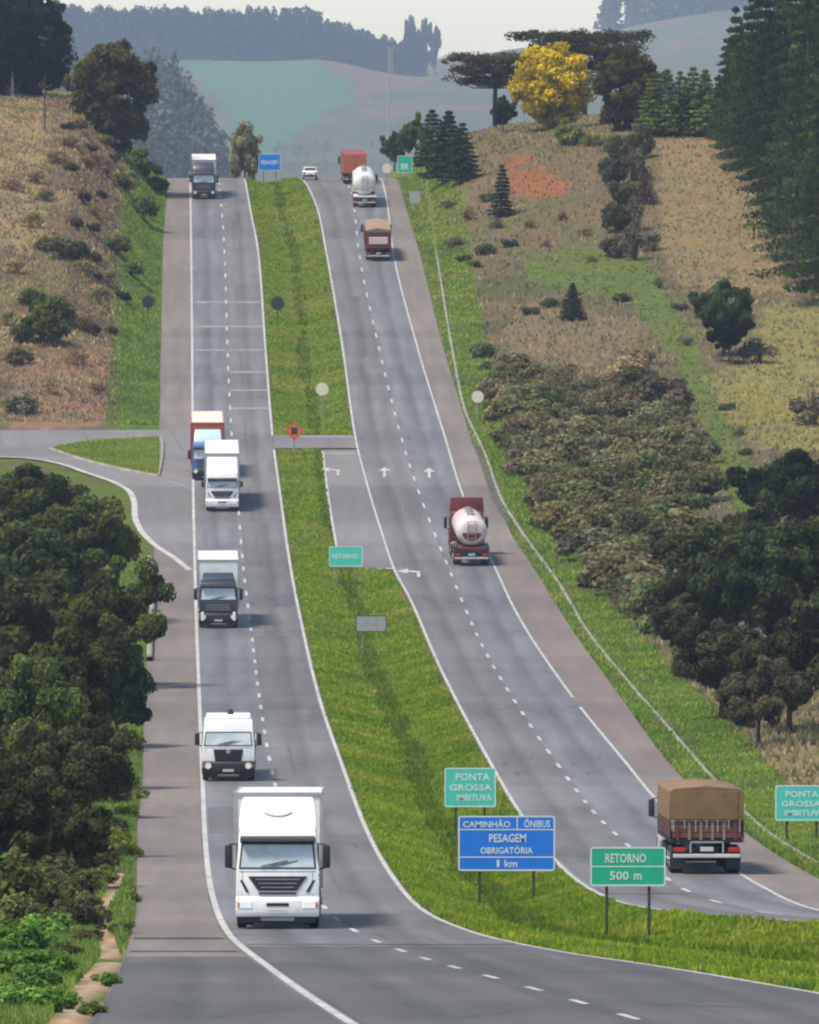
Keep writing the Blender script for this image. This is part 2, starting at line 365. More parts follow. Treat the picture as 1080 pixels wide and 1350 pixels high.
class MB:
    def __init__(s): s.v = []; s.f = []
    def add(s, vs, fs):
        b = len(s.v); s.v += [tuple(p) for p in vs]; s.f += [tuple(b + i for i in q) for q in fs]; return s
    def box(s, x0, x1, y0, y1, z0, z1):
        return s.add([(x0, y0, z0), (x1, y0, z0), (x1, y1, z0), (x0, y1, z0), (x0, y0, z1), (x1, y0, z1), (x1, y1, z1), (x0, y1, z1)],
                     [(0, 3, 2, 1), (4, 5, 6, 7), (0, 1, 5, 4), (1, 2, 6, 5), (2, 3, 7, 6), (3, 0, 4, 7)])
    def prism_x(s, prof, x0, x1, top=None):      # profile of (y, z); x half-extent may differ per point through top
        n = len(prof)
        a = [(x0 if top is None else -top[i], y, z) for i, (y, z) in enumerate(prof)]
        b = [(x1 if top is None else top[i], y, z) for i, (y, z) in enumerate(prof)]
        return s.add(a + b, [tuple(range(n)), tuple(range(2 * n - 1, n - 1, -1))] + [(i, n + i, n + (i + 1) % n, (i + 1) % n) for i in range(n)])
    def prism_y(s, prof, y0, y1):                # profile of (x, z)
        n = len(prof)
        return s.add([(x, y0, z) for x, z in prof] + [(x, y1, z) for x, z in prof],
                     [tuple(range(n)), tuple(range(2 * n - 1, n - 1, -1))] + [(i, n + i, n + (i + 1) % n, (i + 1) % n) for i in range(n)])
    def cyl(s, p0, p1, r0, r1=None, n=12):
        r1 = r0 if r1 is None else r1
        p0 = Vector(p0); p1 = Vector(p1); d = (p1 - p0).normalized()
        a = d.orthogonal().normalized(); b = d.cross(a)
        ring = lambda p, r: [tuple(p + (a * math.cos(2 * math.pi * i / n) + b * math.sin(2 * math.pi * i / n)) * r) for i in range(n)]
        return s.add(ring(p0, r0) + ring(p1, r1), [tuple(range(n - 1, -1, -1)), tuple(range(n, 2 * n))] + [(i, (i + 1) % n, n + (i + 1) % n, n + i) for i in range(n)])
    def loft(s, rings):
        n = len(rings[0]); k = len(rings)
        fs = [tuple(range(n - 1, -1, -1)), tuple((k - 1) * n + i for i in range(n))]
        for j in range(k - 1): fs += [(j * n + i, j * n + (i + 1) % n, (j + 1) * n + (i + 1) % n, (j + 1) * n + i) for i in range(n)]
        return s.add([p for r in rings for p in r], fs)
    def build(s, name, mat, parent=None, bevel=0.0, smooth=False, seg=1):
        me = bpy.data.meshes.new(name); bm = bmesh.new()
        vs = [bm.verts.new(p) for p in s.v]
        for q in s.f:
            try: bm.faces.new([vs[i] for i in q])
            except ValueError: pass
        bmesh.ops.recalc_face_normals(bm, faces=bm.faces)
        if bevel > 0:
            es = [e for e in bm.edges if len(e.link_faces) == 2 and e.calc_face_angle(0) > .45]
            bmesh.ops.bevel(bm, geom=es, offset=bevel, segments=seg, affect='EDGES', profile=.6, clamp_overlap=True)
        if smooth:
            for f in bm.faces: f.smooth = True
        bm.to_mesh(me); bm.free()
        if smooth: me.set_sharp_from_angle(angle=R(40))
        me.materials.append(mat if not isinstance(mat, str) else M[mat])
        return link(name, me, parent)

# ------------------------------------------------------------------ ground sheet
def build_ground():
    ys = np.concatenate([np.arange(100, 1124, 2.0), np.arange(1124, 8200, 30.0), np.arange(8200, 13500, 200.0)])
    xi = np.arange(-50, 50.01, .5); xo = np.concatenate([np.arange(53, 420, 6.0), np.arange(440, 3000, 90.0)])
    xs = np.concatenate([-xo[::-1], xi, xo]); nx, ny = len(xs), len(ys)
    X, Y = np.meshgrid(xs, ys); Z = H(X, Y)
    px, py = proj(X, Y, Z)
    jx = 9 * fnoise(X, Y, 2.2, 11) + 4 * fnoise(X, Y, .9, 5); jy = 6 * fnoise(X, Y, 3.1, 21)
    px = px + np.where(Y < 1130, jx, 14 * fnoise(X, Y, 45., 3)); py = py + np.where(Y < 1130, jy, 7 * fnoise(X, Y, 60., 6))
    col = np.empty(X.shape + (3,)); col[:] = (.105, .095, .055)
    def put(mask, c, k=1.0): col[mask] = col[mask] * (1 - k) + np.array(c) * k
    u = tab('LS', Y) - X; v = X - tab('RS', Y); dr = X - tab('DR', Y)
    G = (.088, .132, .014); G2 = (.068, .125, .018); BR = (.165, .118, .082); ST = (.165, .128, .070)
    nn = fnoise(X, Y, 5.0, 9); n2 = fnoise(X, Y, 13.0, 3)
    near = Y < 1130
    # left bank
    put((u > 0) & near, (.098, .080, .050)); put((u > 0) & near & (nn > .15), (.120, .085, .058)); put((u > 0) & near & (n2 > .35), (.12, .11, .05))
    put((u > 0) & near & (px < 60) & (py < 330), (.21, .165, .09))
    put((u > 0) & near & (px > 95) & (px < 165) & (py > 165) & (py < 330) & (nn > -.2), (.150, .098, .085)); put((u > 0) & near & (n2 < -.45), (.20, .16, .09))
    put((u > 0) & (u < 4.2 + nn) & near, G2)
    put((u > 0) & (Y < 745), (.075, .11, .02)); put((u > 3) & (Y < 745) & (nn > .2), (.085, .085, .03))
    put(in_poly(px, py, [(30, 470), (155, 450), (160, 560), (10, 565)]), (.185, .118, .085))
    # right slope
    R1 = (v > 0) & near
    put(R1, (.088, .080, .044)); put(R1 & (nn > .1), (.115, .095, .056)); put(R1 & (n2 < -.3), (.070, .078, .032))
    put(R1 & (py < 340) & (px > 600), (.120, .092, .056)); put(R1 & (py < 340) & (px > 600) & (n2 > .2), (.095, .095, .045)); put(R1 & (dr < 3.2 + 1.2 * nn), G)
    put(R1 & (dr < 3 + nn) & (Y > 780), (.10, .125, .03))
    put(R1 & in_poly(px, py, [(690, 345), (760, 330), (850, 338), (880, 385), (925, 470), (935, 505), (985, 600), (1010, 690), (960, 672), (925, 560), (890, 470), (830, 400), (700, 372)]), (.080, .112, .028))
    put(R1 & in_poly(px, py, [(868, 176), (968, 176), (1005, 260), (1060, 390), (900, 380), (872, 330)]), ST)
    put(R1 & in_poly(px, py, [(1010, 400), (1090, 400), (1090, 600), (1000, 590), (975, 500)]), (.155, .155, .05))
    put(R1 & in_poly(px, py, [(925, 495), (985, 480), (1060, 560), (1060, 590), (985, 585)]), (.150, .150, .045))
    put(R1 & in_poly(px, py, [(664, 206), (708, 204), (718, 232), (750, 236), (752, 262), (672, 256)]) & (nn < .45), (.195, .083, .036))
    put(R1 & in_poly(px, py, [(700, 400), (840, 420), (850, 480), (700, 480), (660, 440)]), (.140, .108, .068))
    put(R1 & in_poly(px, py, [(960, 980), (1090, 980), (1090, 1040), (1000, 1040)]), (.20, .155, .085))
    # median
    md = (X > tab('LR', Y)) & (X < tab('RL', Y)) & (Y < 1130)
    put(md, (.092, .122, .014)); put(md & (nn > .1), (.078, .122, .015)); put(md & (n2 > .3), (.115, .125, .022))
    put(md & in_poly(px, py, [(520, 758), (542, 790), (584, 885), (640, 1000), (622, 1000), (560, 880)]), (.16, .105, .065))
    put(in_poly(px, py, [(55, 1360), (130, 1360), (165, 1275), (142, 1205), (170, 1150), (150, 1148), (122, 1210), (132, 1262), (88, 1312)]) & (u > 0.2), (.33, .235, .165))
    # far country
    fr = Y > 1300
    put(fr, (.060, .072, .040)); put(fr & (fnoise(X, Y, 100., 8) > .2), (.085, .072, .052)); put(fr & (fnoise(X, Y, 70., 4) < -.3), (.045, .065, .035))
    put(fr & (Y > 5000) & in_poly(px, py, [(215, 70), (330, 62), (448, 92), (470, 130), (400, 168), (325, 232), (295, 130)]), (.045, .105, .062))
    put(fr & (Y > 5000) & in_poly(px, py, [(400, 78), (540, 70), (560, 110), (480, 130), (450, 95)]), (.095, .072, .058))
    put(fr & (np.abs(X) > 800), (.06, .10, .03))
    idx = np.arange(nx * ny).reshape(ny, nx)
    Fq = np.stack([idx[:-1, :-1], idx[:-1, 1:], idx[1:, 1:], idx[1:, :-1]], -1).reshape(-1, 4)
    me = fast_mesh('ground', np.stack([X, Y, Z], -1).reshape(-1, 3), Fq, M['ground'], smooth=True)
    at = me.attributes.new('zone', 'FLOAT_COLOR', 'POINT')
    at.data.foreach_set('color', np.concatenate([col.reshape(-1, 3), np.ones((nx * ny, 1))], 1).astype(np.float32).ravel())
    return tag(link('ground', me), kind='structure')
ground = build_ground()

# ------------------------------------------------------------------ roads
def strip(name, fl, fr, Y0, Y1, mat, lift=.02, parent=None, step=3.0, cols=6, u0=None):
    YY = np.arange(Y0, Y1 + .01, step); a = fl(YY); b = fr(YY); Z = P(YY) + lift
    V = []; UV = []
    ref = a if u0 is None else u0(YY)
    for j in range(cols + 1):
        t = j / cols; x = a * (1 - t) + b * t
        V.append(np.stack([x, YY, Z], -1)); UV.append(np.stack([x - ref, YY], -1))
    V = np.stack(V, 1); UV = np.stack(UV, 1); n, k = V.shape[:2]
    idx = np.arange(n * k).reshape(n, k)
    Fq = np.stack([idx[:-1, :-1], idx[:-1, 1:], idx[1:, 1:], idx[1:, :-1]], -1).reshape(-1, 4)
    me = fast_mesh(name, V.reshape(-1, 3), Fq, M[mat])
    uvl = me.uv_layers.new(name='UV'); uvl.data.foreach_set('uv', UV.reshape(-1, 2)[Fq.ravel()].astype(np.float32).ravel())
    return link(name, me, parent)
def off(f, d): return lambda Y: f(Y) + d
def band(f, wdt):                               # half-width measured across, corrected for the line's slant
    def sl(Y): return np.sqrt(1 + ((f(np.asarray(Y) + .5) - f(np.asarray(Y) - .5))) ** 2)
    return (lambda Y: f(Y) - wdt / 2 * sl(Y)), (lambda Y: f(Y) + wdt / 2 * sl(Y))
YN, YF = 105, 1330
lc = tag(strip('left_carriageway', LL, LR, YN, YF, 'asphalt'), kind='structure')
lt = tag(strip('left_truck_lane', LL, LD, YN, YF, 'asphalt_truck', .026, lc))
ls_ = tag(strip('left_shoulder', LS, off(LL, .05), YN, YF, 'asphalt_shoulder', .016, lc))
rc = tag(strip('right_carriageway', RL, RR, 258, YF, 'asphalt'), kind='structure')
strip('right_truck_lane', RD, RR, 258, YF, 'asphalt_truck', .026, rc, u0=RD)
strip('right_shoulder', off(RR, -.05), RS, 258, YF, 'asphalt_shoulder', .016, rc)
Ya, Yb = row_to_Y(1020), row_to_Y(742)
strip('worn_red_shoulder', off(RR, .25), off(RS, -.1), Ya, Yb, 'shoulder_red', .021, rc)
for f, p, wd, nm in ((LL, lc, .20, 'edge_line'), (LR, lc, .17, 'edge_line'), (RL, rc, .16, 'edge_line'), (RR, rc, .15, 'edge_line')):
    a, b = band(off(f, .16 if f is LL else -.14 if f in (LR,) else .14 if f is RL else -.14), wd)
    if f is LR:                                # open at the median crossing
        strip(nm, a, b, YN, row_to_Y(590), 'road_paint', .034, p, cols=1); strip(nm, a, b, row_to_Y(575), YF, 'road_paint', .034, p, cols=1)
    elif f is RR:
        strip(nm, a, b, 258, row_to_Y(932), 'road_paint', .034, p, cols=1); strip(nm, a, b, row_to_Y(920), YF, 'road_paint', .034, p, cols=1)
    else: strip(nm, a, b, YN if p is lc else 258, YF, 'road_paint', .034, p, cols=1)
def dashes(name, f, Y0, Y1, parent, period=12.0, length=4.0, wd=.17):
    a, b = band(f, wd); V = []; Fq = []; y = Y0
    while y < Y1:
        for yy in (y, y + length / 2, y + length):
            z = float(P(yy)) + .036; V += [(float(a(yy)), yy, z), (float(b(yy)), yy, z)]
        k = len(V) - 6; Fq += [(k, k + 1, k + 3, k + 2), (k + 2, k + 3, k + 5, k + 4)]
        y += period
    return link(name, fast_mesh(name, V, Fq, M['road_paint']), parent)
dashes('dashed_lane_line', LD, 112, 1080, lc); dashes('dashed_lane_line', RD, 262, 1080, rc)
# dark tyre-worn seam beside the dashes
a, b = band(off(LD, .35), .30); 
M['asphalt_patch'] = asphalt('asphalt_patch', (.060, .057, .056), (.078, .074, .072), True)
M['asphalt_old_patch'] = asphalt('asphalt_old_patch', (.090, .086, .085), (.116, .111, .109), True)
M['asphalt_joint'] = asphalt('asphalt_joint', (.050, .048, .047), (.075, .072, .070), False)
strip('resurfaced_patch', off(LL, .32), off(LR, -.32), YN, row_to_Y(1247), 'asphalt_patch', .030, lc)
strip('resurfaced_patch', off(LS, .02), off(LL, -.04), YN, row_to_Y(1262), 'asphalt_patch', .030, lc)
for y, dy in ((1239, 1.6), (1256, 1.0)):
    Y = row_to_Y(y); strip('tar_joint', off(LS, .1), off(LL, -.1), Y, Y + dy, 'asphalt_joint', .033, lc, step=dy, cols=1)
Y = row_to_Y(1247); strip('tar_joint', off(LL, .35), off(LR, -.35), Y, Y + 1.1, 'asphalt_joint', .0325, lc, step=1.1, cols=1)
for y0, y1, f0, f1, p_ in ((935, 838, off(LD, .15), off(LR, -.35), lc), (800, 690, off(LD, .15), off(LR, -.35), lc), (470, 390, off(RL, .4), off(RD, -.15), rc), (1180, 1120, off(RL, .4), off(RD, -.15), rc), (1100, 1062, off(LL, .35), off(LD, -.12), lc)):
    strip('resurfaced_patch', f0, f1, row_to_Y(y0), row_to_Y(y1), 'asphalt_old_patch', .030, p_)
# rumble bars painted across the left carriageway
for k, y in enumerate((400, 432, 463, 492, 516, 540)):
    Y = row_to_Y(y)
    strip('rumble_bar', off(LD, .1), off(LR, -.25), Y, Y + 1.6, 'road_paint_dim', .034, lc, step=.8, cols=2)
    if k < 3: strip('rumble_bar', off(LL, .5), off(LD, -.1), Y, Y + 1.6, 'road_paint_dim', .034, lc, step=.8, cols=2)
# turn lane and crossing through the median
tl = edge([(574, 420), (592, 423), (650, 430), (700, 438), (748, 447), (760, 452)])
strip('turn_lane', tl, off(RL, .05), row_to_Y(750), row_to_Y(590), 'asphalt_side', .016, rc)
strip('median_crossing', off(LR, -.05), off(RL, .05), row_to_Y(591), row_to_Y(574), 'asphalt_side', .017, rc)
a, b = band(off(tl, .12), .18); strip('edge_line', a, b, row_to_Y(748), row_to_Y(594), 'road_paint', .034, rc, cols=1)
Y = row_to_Y(600); strip('stop_line', off(tl, .2), off(RL, -.1), Y, Y + 2.2, 'road_paint_dim', .034, rc, step=1.1, cols=1)
Y = row_to_Y(750); strip('lane_end_line', off(tl, 1.9), off(RL, .1), Y - 1.0, Y + .6, 'road_paint_dim', .034, rc, step=.8, cols=1)
Y = row_to_Y(577); strip('crossing_line', off(LR, 2.2), off(RL, -.1), Y, Y + 1.6, 'road_paint_dim', .034, rc, step=.8, cols=1)
def arrow(px, py, L=5.0, turn=False):
    Y = row_to_Y(py); X = (px - 540) / F * Y; V = []; Fq = []
    def quad(pts):
        k = len(V); V.extend((X + x, Y + y, float(P(Y + y)) + .04) for x, y in pts); Fq.append(tuple(range(k, k + 4)))
    quad([(-.12, -L / 2), (.12, -L / 2), (.12, L * .15), (-.12, L * .15)])
    if turn:
        quad([(.12, L * .05), (-.95, L * .15), (-.95, L * .3), (.12, L * .22)]); quad([(-.75, -L * .05), (-1.5, L * .2), (-1.5, L * .24), (-.75, L * .5)])
    else: quad([(-.5, L * .12), (.5, L * .12), (.04, L * .5), (-.04, L * .5)])
    return link('lane_arrow', fast_mesh('lane_arrow', V, Fq, M['road_paint']), rc)
arrow(446, 622, 7, True); arrow(507, 623, 9); arrow(566, 624, 9); arrow(552, 756, 8, True)
# side road with its grass island
def side_l(Y):
    y = np.interp(Y, YT, yT); return (SIDE_X(y) - 540) / F * np.asarray(Y)
sr = tag(strip('side_road', side_l, off(LL, .02), row_to_Y(752), row_to_Y(566), 'asphalt_side', .021, step=1.0, cols=40), kind='structure')
def ribbon(name, pts, wd, mat, lift, parent=None, n=80, height=0.0):
    xs = [p[0] for p in pts]; d = np.concatenate([[0], np.cumsum(np.hypot(np.diff(xs), np.diff([p[1] for p in pts])))])
    fx = pchip(d, xs); fy = pchip(d, [p[1] for p in pts]); t = np.linspace(0, d[-1], n)
    x, y = fx(t), fy(t); tx, ty = np.gradient(x), np.gradient(y); l = np.hypot(tx, ty); nx, ny = -ty / l, tx / l
    if height == 0:
        V = []; 
        for s in (-1, 1):
            X, Y_ = x + s * nx * wd / 2, y + s * ny * wd / 2; V.append(np.stack([X, Y_, P(Y_) + lift], -1))
        V = np.stack(V, 1); idx = np.arange(n * 2).reshape(n, 2)
        Fq = np.stack([idx[:-1, 0], idx[:-1, 1], idx[1:, 1], idx[1:, 0]], -1)
    else:
        V = []
        for s, h in ((-1, -.3), (-1, height), (1, height), (1, -.3)):
            X, Y_ = x + s * nx * wd / 2, y + s * ny * wd / 2; V.append(np.stack([X, Y_, P(Y_) + lift + h], -1))
        V = np.stack(V, 1); idx = np.arange(n * 4).reshape(n, 4)
        Fq = np.concatenate([np.stack([idx[:-1, k], idx[:-1, k + 1], idx[1:, k + 1], idx[1:, k]], -1) for k in range(3)])
    return link(name, fast_mesh(name, V.reshape(-1, 3), Fq, M[mat]), parent)
ribbon('edge_line', wpoly([(-60, 601), (30, 604), (76, 611), (112, 623), (152, 637), (171, 649), (177, 664), (178, 682), (186, 700), (203, 718), (230, 736), (250, 752)]), .45, 'road_paint', .04, sr, 120)
ribbon('edge_line', wpoly([(-60, 572), (40, 570), (120, 570), (209, 569)]), .35, 'road_paint_dim', .04, sr)
ribbon('edge_line', wpoly([(209, 632), (225, 636), (250, 643)]), .35, 'road_paint_dim', .04, sr, 20)
def island(poly):
    V = [(x, y, float(P(y)) + .14) for x, y in poly]; n = len(V)
    me = bpy.data.meshes.new('grass_island'); bm = bmesh.new()
    t = [bm.verts.new(v) for v in V]; bt = [bm.verts.new((v[0], v[1], v[2] - .3)) for v in V]
    bm.faces.new(t)
    for i in range(n): bm.faces.new((bt[i], bt[(i + 1) % n], t[(i + 1) % n], t[i]))
    bmesh.ops.recalc_face_normals(bm, faces=bm.faces); bm.to_mesh(me); bm.free()
    me.materials.append(M['island']); return tag(link('grass_island', me), kind='structure')
M['island'] = plain('island_turf', (.085, .115, .018), 1.0, dirt=.35, spec=.1, dscale=.3)
isl = island(ISLAND)
ribbon('kerb', ISLAND + [ISLAND[0]], .22, 'concrete', 0, isl, 90, .16)
# concrete gutters
g1 = ribbon('drain_kerb', [(float(DR(y)), y) for y in np.arange(300, 1000, 12.0)], .22, 'concrete', .02, None, 220, .12)
tag(g1, 'long pale concrete drainage kerb beside the right shoulder', 'kerb')
M['gutter'] = plain('dark_gutter', (.075, .075, .045), .95, dirt=.5, dscale=.5)  # dark flat strip along the drainage kerb
ribbon('gutter', [(float(DR(y)) - .42, y) for y in np.arange(300, 760, 12.0)], .55, 'gutter', .10, g1, 160)
g2 = ribbon('drain_kerb', wpoly([(197, 872), (199, 820), (203, 770), (197, 738)]), .35, 'concrete', .04, None, 30, .25)
tag(g2, 'short concrete gutter kerb beside the left shoulder below the side road', 'kerb')

# ------------------------------------------------------------------ vehicles (front at y = 0 facing -Y, body towards +Y)
def wheel(parent, x, y, r=.50, wd=.30, name='wheel'):
    s = 1 if x > 0 else -1
    t = MB(); n = 20
    ring = lambda xx, rr: [(xx, y + rr * math.cos(2 * math.pi * i / n), r + rr * math.sin(2 * math.pi * i / n)) for i in range(n)]
    t.loft([ring(x - s * wd, r * .86), ring(x - s * wd * .9, r), ring(x - s * wd * .1, r), ring(x, r * .86), ring(x, r * .60)])
    w_ = t.build(name, 'rubber', parent, smooth=True)
    h = MB(); h.loft([ring(x - s * .05, r * .58), ring(x + s * .012, r * .58), ring(x + s * .012, r * .40), ring(x - s * .06, r * .30)])
    h.cyl((x - s * .06, y, r), (x + s * .05, y, r), r * .2, r * .16, 10)
    h.build('rim', 'rim', w_, smooth=True)
    return w_
def cab(root, paint, W=2.5, zt=3.0, wl=1.82, wh=2.62, visor=True, style='modern', mirror='black_plastic', y0=0.0, glass='glass'):
    h = W / 2; k = y0
    prof = [(k + .16, .50), (k + .03, .72), (k + .0, 1.10), (k + .02, wl - .10), (k + .20, wh + .08), (k + .34, zt - .10), (k + .52, zt), (k + 2.1, zt + .05), (k + 2.2, zt - .06), (k + 2.2, .86), (k + 1.72, .86), (k + 1.66, .50)]
    top = [h, h, h, h, h - .07, h - .10, h - .14, h - .14, h - .08, h, h, h]
    b = MB().prism_x(prof, -h, h, top); body = b.build('cab', paint, root, .05, True, 2)
    def face_y(z):                               # front plane of the cab at height z
        pts = [(p[1], p[0]) for p in prof[1:7]]
        return float(np.interp(z, [a for a, _ in pts], [c for _, c in pts]))
    def panel(name, x0, x1, z0, z1, mat, out=.02, thick=.05, x0t=None, x1t=None, parent=root, bev=.0):
        x0t = x0 if x0t is None else x0t; x1t = x1 if x1t is None else x1t
        ya, yb = face_y(z0) - out, face_y(z1) - out
        m = MB().add([(x0, ya, z0), (x1, ya, z0), (x1t, yb, z1), (x0t, yb, z1), (x0, ya + thick, z0), (x1, ya + thick, z0), (x1t, yb + thick, z1), (x0t, yb + thick, z1)],
                     [(0, 1, 2, 3), (4, 7, 6, 5), (0, 4, 5, 1), (1, 5, 6, 2), (2, 6, 7, 3), (3, 7, 4, 0)])
        return m.build(name, mat, parent, bev)
    seal = panel('windscreen_surround', -h + .09, h - .09, wl - .05, wh + .06, 'black_plastic', .012, .04, -h + .17, h - .17)
    ws = panel('windscreen', -h + .15, h - .15, wl, wh, glass, .022, .03, -h + .22, h - .22)
    for s in (-1, 1):
        m = MB().cyl((s * .15 - .35, face_y(wl) - .05, wl + .03), (s * .15 + .45, face_y(wl + .3) - .05, wl + .20), .018, .014, 6)
        m.build('wiper', 'black_plastic', ws)
        m = MB().box(s * (h - .035) - .03, s * (h - .035) + .03, k + .42, k + 1.25, wl, wh - .02); m.build('side_window', 'dark_glass', root, .01)
        # mirrors on arms
        mm = MB().box(s * (h + .10) - .0 if s > 0 else -(h + .33), (h + .33) if s > 0 else -(h + .10), k + .06, k + .24, wl - .02, wh - .02).build('mirror', mirror, root, .05, True, 2)
        MB().cyl((s * (h - .06), k + .30, wh + .02), (s * (h + .2), k + .16, wh), .025, n=6).build('mirror_arm', mirror, mm)
        MB().cyl((s * (h - .04), k + .30, wl - .08), (s * (h + .2), k + .16, wl), .025, n=6).build('mirror_arm', mirror, mm)
        MB().box(s * (h - .02) - .02, s * (h - .02) + .035, k + 1.15, k + 1.32, 1.55, 1.60).build('door_handle', 'black_plastic', root)
        MB().box(s * (h - .13) - .12, s * (h - .13) + .12, k + .9, k + 1.0 + .62, .42, .50).build('step', 'dark_metal', root, .01)
    if visor:
        ya = face_y(wh)
        MB().prism_x([(ya - .02, wh + .04), (ya - .30, wh + .10), (ya - .26, wh + .20), (ya + .12, wh + .26)], -h + .13, h - .13).build('sun_visor', 'black_plastic' if style != 'white' else paint, root, .015)
    # bumper and lamps
    bp = MB().prism_x([(k - .06, .36), (k - .10, .52), (k - .08, .86), (k + .02, .98), (k + .4, .98), (k + .4, .36)], -h, h).build('bumper', paint if style == 'modern' else 'black_plastic', root, .05, True, 2)
    for s in (-1, 1):
        x = s * (h - .30)
        if style == 'modern':
            lm = MB().add([(x - .20, k - .115, .60), (x + .20, k - .115, .60), (x + .19, k - .10, .84), (x - .19 , k - .10, .84), (x - .20, k + .05, .60), (x + .20, k + .05, .60), (x + .19, k + .05, .84), (x - .19, k + .05, .84)],
                          [(0, 1, 2, 3), (4, 7, 6, 5), (0, 4, 5, 1), (1, 5, 6, 2), (2, 6, 7, 3), (3, 7, 4, 0)]).build('headlight', 'lamp', root, .02)
        else:
            lm = MB().cyl((x, k - .125, .74), (x, k + .0, .74), .15, .15, 14).build('headlight', 'lamp', root)
        MB().box(x + s * .22 - .03, x + s * .22 + .03, k - .118, k + .0, .64, .80).build('indicator', 'amber', lm, .01)
    pl = MB().box(-.26, .26, k - .125, k - .10, .46, .58).build('licence_plate', 'plate', root)
    if style == 'modern':
        g = panel('grille', -.58, .58, 1.14, 1.57, 'black_plastic', .03, .06, -.88, .88)
        for i in range(3): panel('grille_slat', -.50 - .08 * i, .50 + .08 * i, 1.23 + .12 * i, 1.25 + .12 * i, 'steel', .045, .03, parent=g)
        g2 = panel('lower_grille', -.56, .56, 1.03, 1.09, 'dark_metal', .035, .05)
        MB().box(-.34, .34, k - .118, k - .05, .68, .78).build('bumper_intake', 'black_plastic', bp, .02)
        for s in (-1, 1):                         # slanted black air deflector at each corner
            x = s * (h - .22)
            MB().add([(x - s * .18, k - .02, 1.10), (x - s * .08, k - .02, 1.10), (x + s * .10, k - .0, 1.46), (x + s * .02, k - .0, 1.46), (x - s * .18, k + .06, 1.10), (x - s * .08, k + .06, 1.10), (x + s * .10, k + .08, 1.46), (x + s * .02, k + .08, 1.46)],
                     [(0, 1, 2, 3), (4, 7, 6, 5), (0, 4, 5, 1), (1, 5, 6, 2), (2, 6, 7, 3), (3, 7, 4, 0)]).build('air_deflector', 'black_plastic', root)
    elif style == 'old':
        g = panel('grille', -.62, .62, .95, 1.52, 'black_plastic', .035, .07, -.70, .70)
        for i in range(4): panel('grille_slat', -.58, .58, 1.02 + .125 * i, 1.05 + .125 * i, 'dark_metal', .05, .03, parent=g)
        MB().cyl((0, face_y(1.42) - .06, 1.42), (0, face_y(1.42), 1.42), .11, .11, 14).build('badge', 'steel', root)
    else:
        g = panel('grille', -.80, .80, 1.10, 1.62, 'dark_metal', .03, .06, -.9, .9)
        for i in range(3): panel('grille_slat', -.76, .76, 1.20 + .14 * i, 1.23 + .14 * i, 'steel', .045, .03, parent=g)
    for s in (-1, 1): wheel(root, s * (h - .02), k + 1.32)
    panel('hood_seam', -h + .10, h - .10, wl - .135, wl - .12, 'black_plastic', .006, .02)
    for s in (-1, 1): panel('corner_seam', s * (h - .20) - .006, s * (h - .20) + .006, 1.0, wl - .14, 'dark_metal', .006, .02)
    # front axle line, skirt below the cab
    MB().box(-h + .1, h - .1, k + .02, k + .5, .17, .40).build('underrun_bar', 'black_plastic', root, .02)
    MB().box(-.50, .50, k - .0, k + .05, .24, .34).build('underrun_plate', 'sign_grey', root)
    return face_y
def fairing(root, mat, W=2.3, z0=2.98, z1=3.95, k=0.0, lip=True):
    h = W / 2
    prof = [(k + .52, z0), (k + .62, z0 + .22), (k + 1.0, z1 - .22), (k + 1.35, z1 - .03), (k + 2.1, z1), (k + 2.1, z0)]
    MB().prism_x(prof, -h, h, [h, h, h - .05, h - .10, h - .10, h]).build('roof_fairing', mat, root, .06, True, 2)
    if lip:                                        # curved badge line on the fairing
        m = MB(); n = 9
        for i in range(n - 1):
            a = -.42 + .84 * i / (n - 1); b = -.42 + .84 * (i + 1) / (n - 1)
            za = z0 + .40 + .6 * a * a; zb = z0 + .40 + .6 * b * b
            fy = lambda z: k + .60 + (z - z0 - .22) / (z1 - z0 - .44) * .38
            m.add([(a, fy(za) - .03, za), (b, fy(zb) - .03, zb), (b, fy(zb + .05) - .03, zb + .05), (a, fy(za + .05) - .03, za + .05), (a, fy(za) + .05, za), (b, fy(zb) + .05, zb), (b, fy(zb + .05) + .05, zb + .05), (a, fy(za + .05) + .05, za + .05)],
                  [(0, 1, 2, 3), (4, 7, 6, 5), (0, 4, 5, 1), (1, 5, 6, 2), (2, 6, 7, 3), (3, 7, 4, 0)])
        m.build('fairing_badge', 'steel', root)
def chassis(root, y0, y1, axles, W=2.5, r=.5):
    MB().box(-.46, -.32, y0, y1, .72, .98).box(.32, .46, y0, y1, .72, .98).box(-.32, .32, y0 + .3, y0 + .45, .75, .95).box(-.32, .32, y1 - .5, y1 - .35, .75, .95).build('chassis', 'dark_metal', root)
    for y in axles:
        for s in (-1, 1): wheel(root, s * (W / 2 - .02), y, r, .52)
        MB().cyl((-W / 2 + .3, y, r), (W / 2 - .3, y, r), .08, n=8).build('axle', 'dark_metal', root)
    for s in (-1, 1): MB().cyl((s * (W / 2 - .36), y0 + .5, .70), (s * (W / 2 - .36), y0 + 1.7, .70), .30, .30, 14).build('fuel_tank', 'steel', root, smooth=True)
def tail_end(root, L, W=2.5, z=.62):
    h = W / 2
    MB().box(-h + .08, h - .08, L - .05, L + .05, z - .12, z + .02).build('rear_bumper', 'plate', root, .02)
    for s in (-1, 1):
        MB().box(s * (h - .32) - .2, s * (h - .32) + .2, L - .02, L + .06, z + .10, z + .26).build('tail_light', 'tail', root, .02)
        MB().box(s * (h - .32) - .25, s * (h - .32) + .25, L - .75, L - .71, .18, .85).build('mudflap', 'black_plastic', root)
    MB().box(-.24, .24, L + .0, L + .06, z + .12, z + .28).build('licence_plate', 'plate', root)
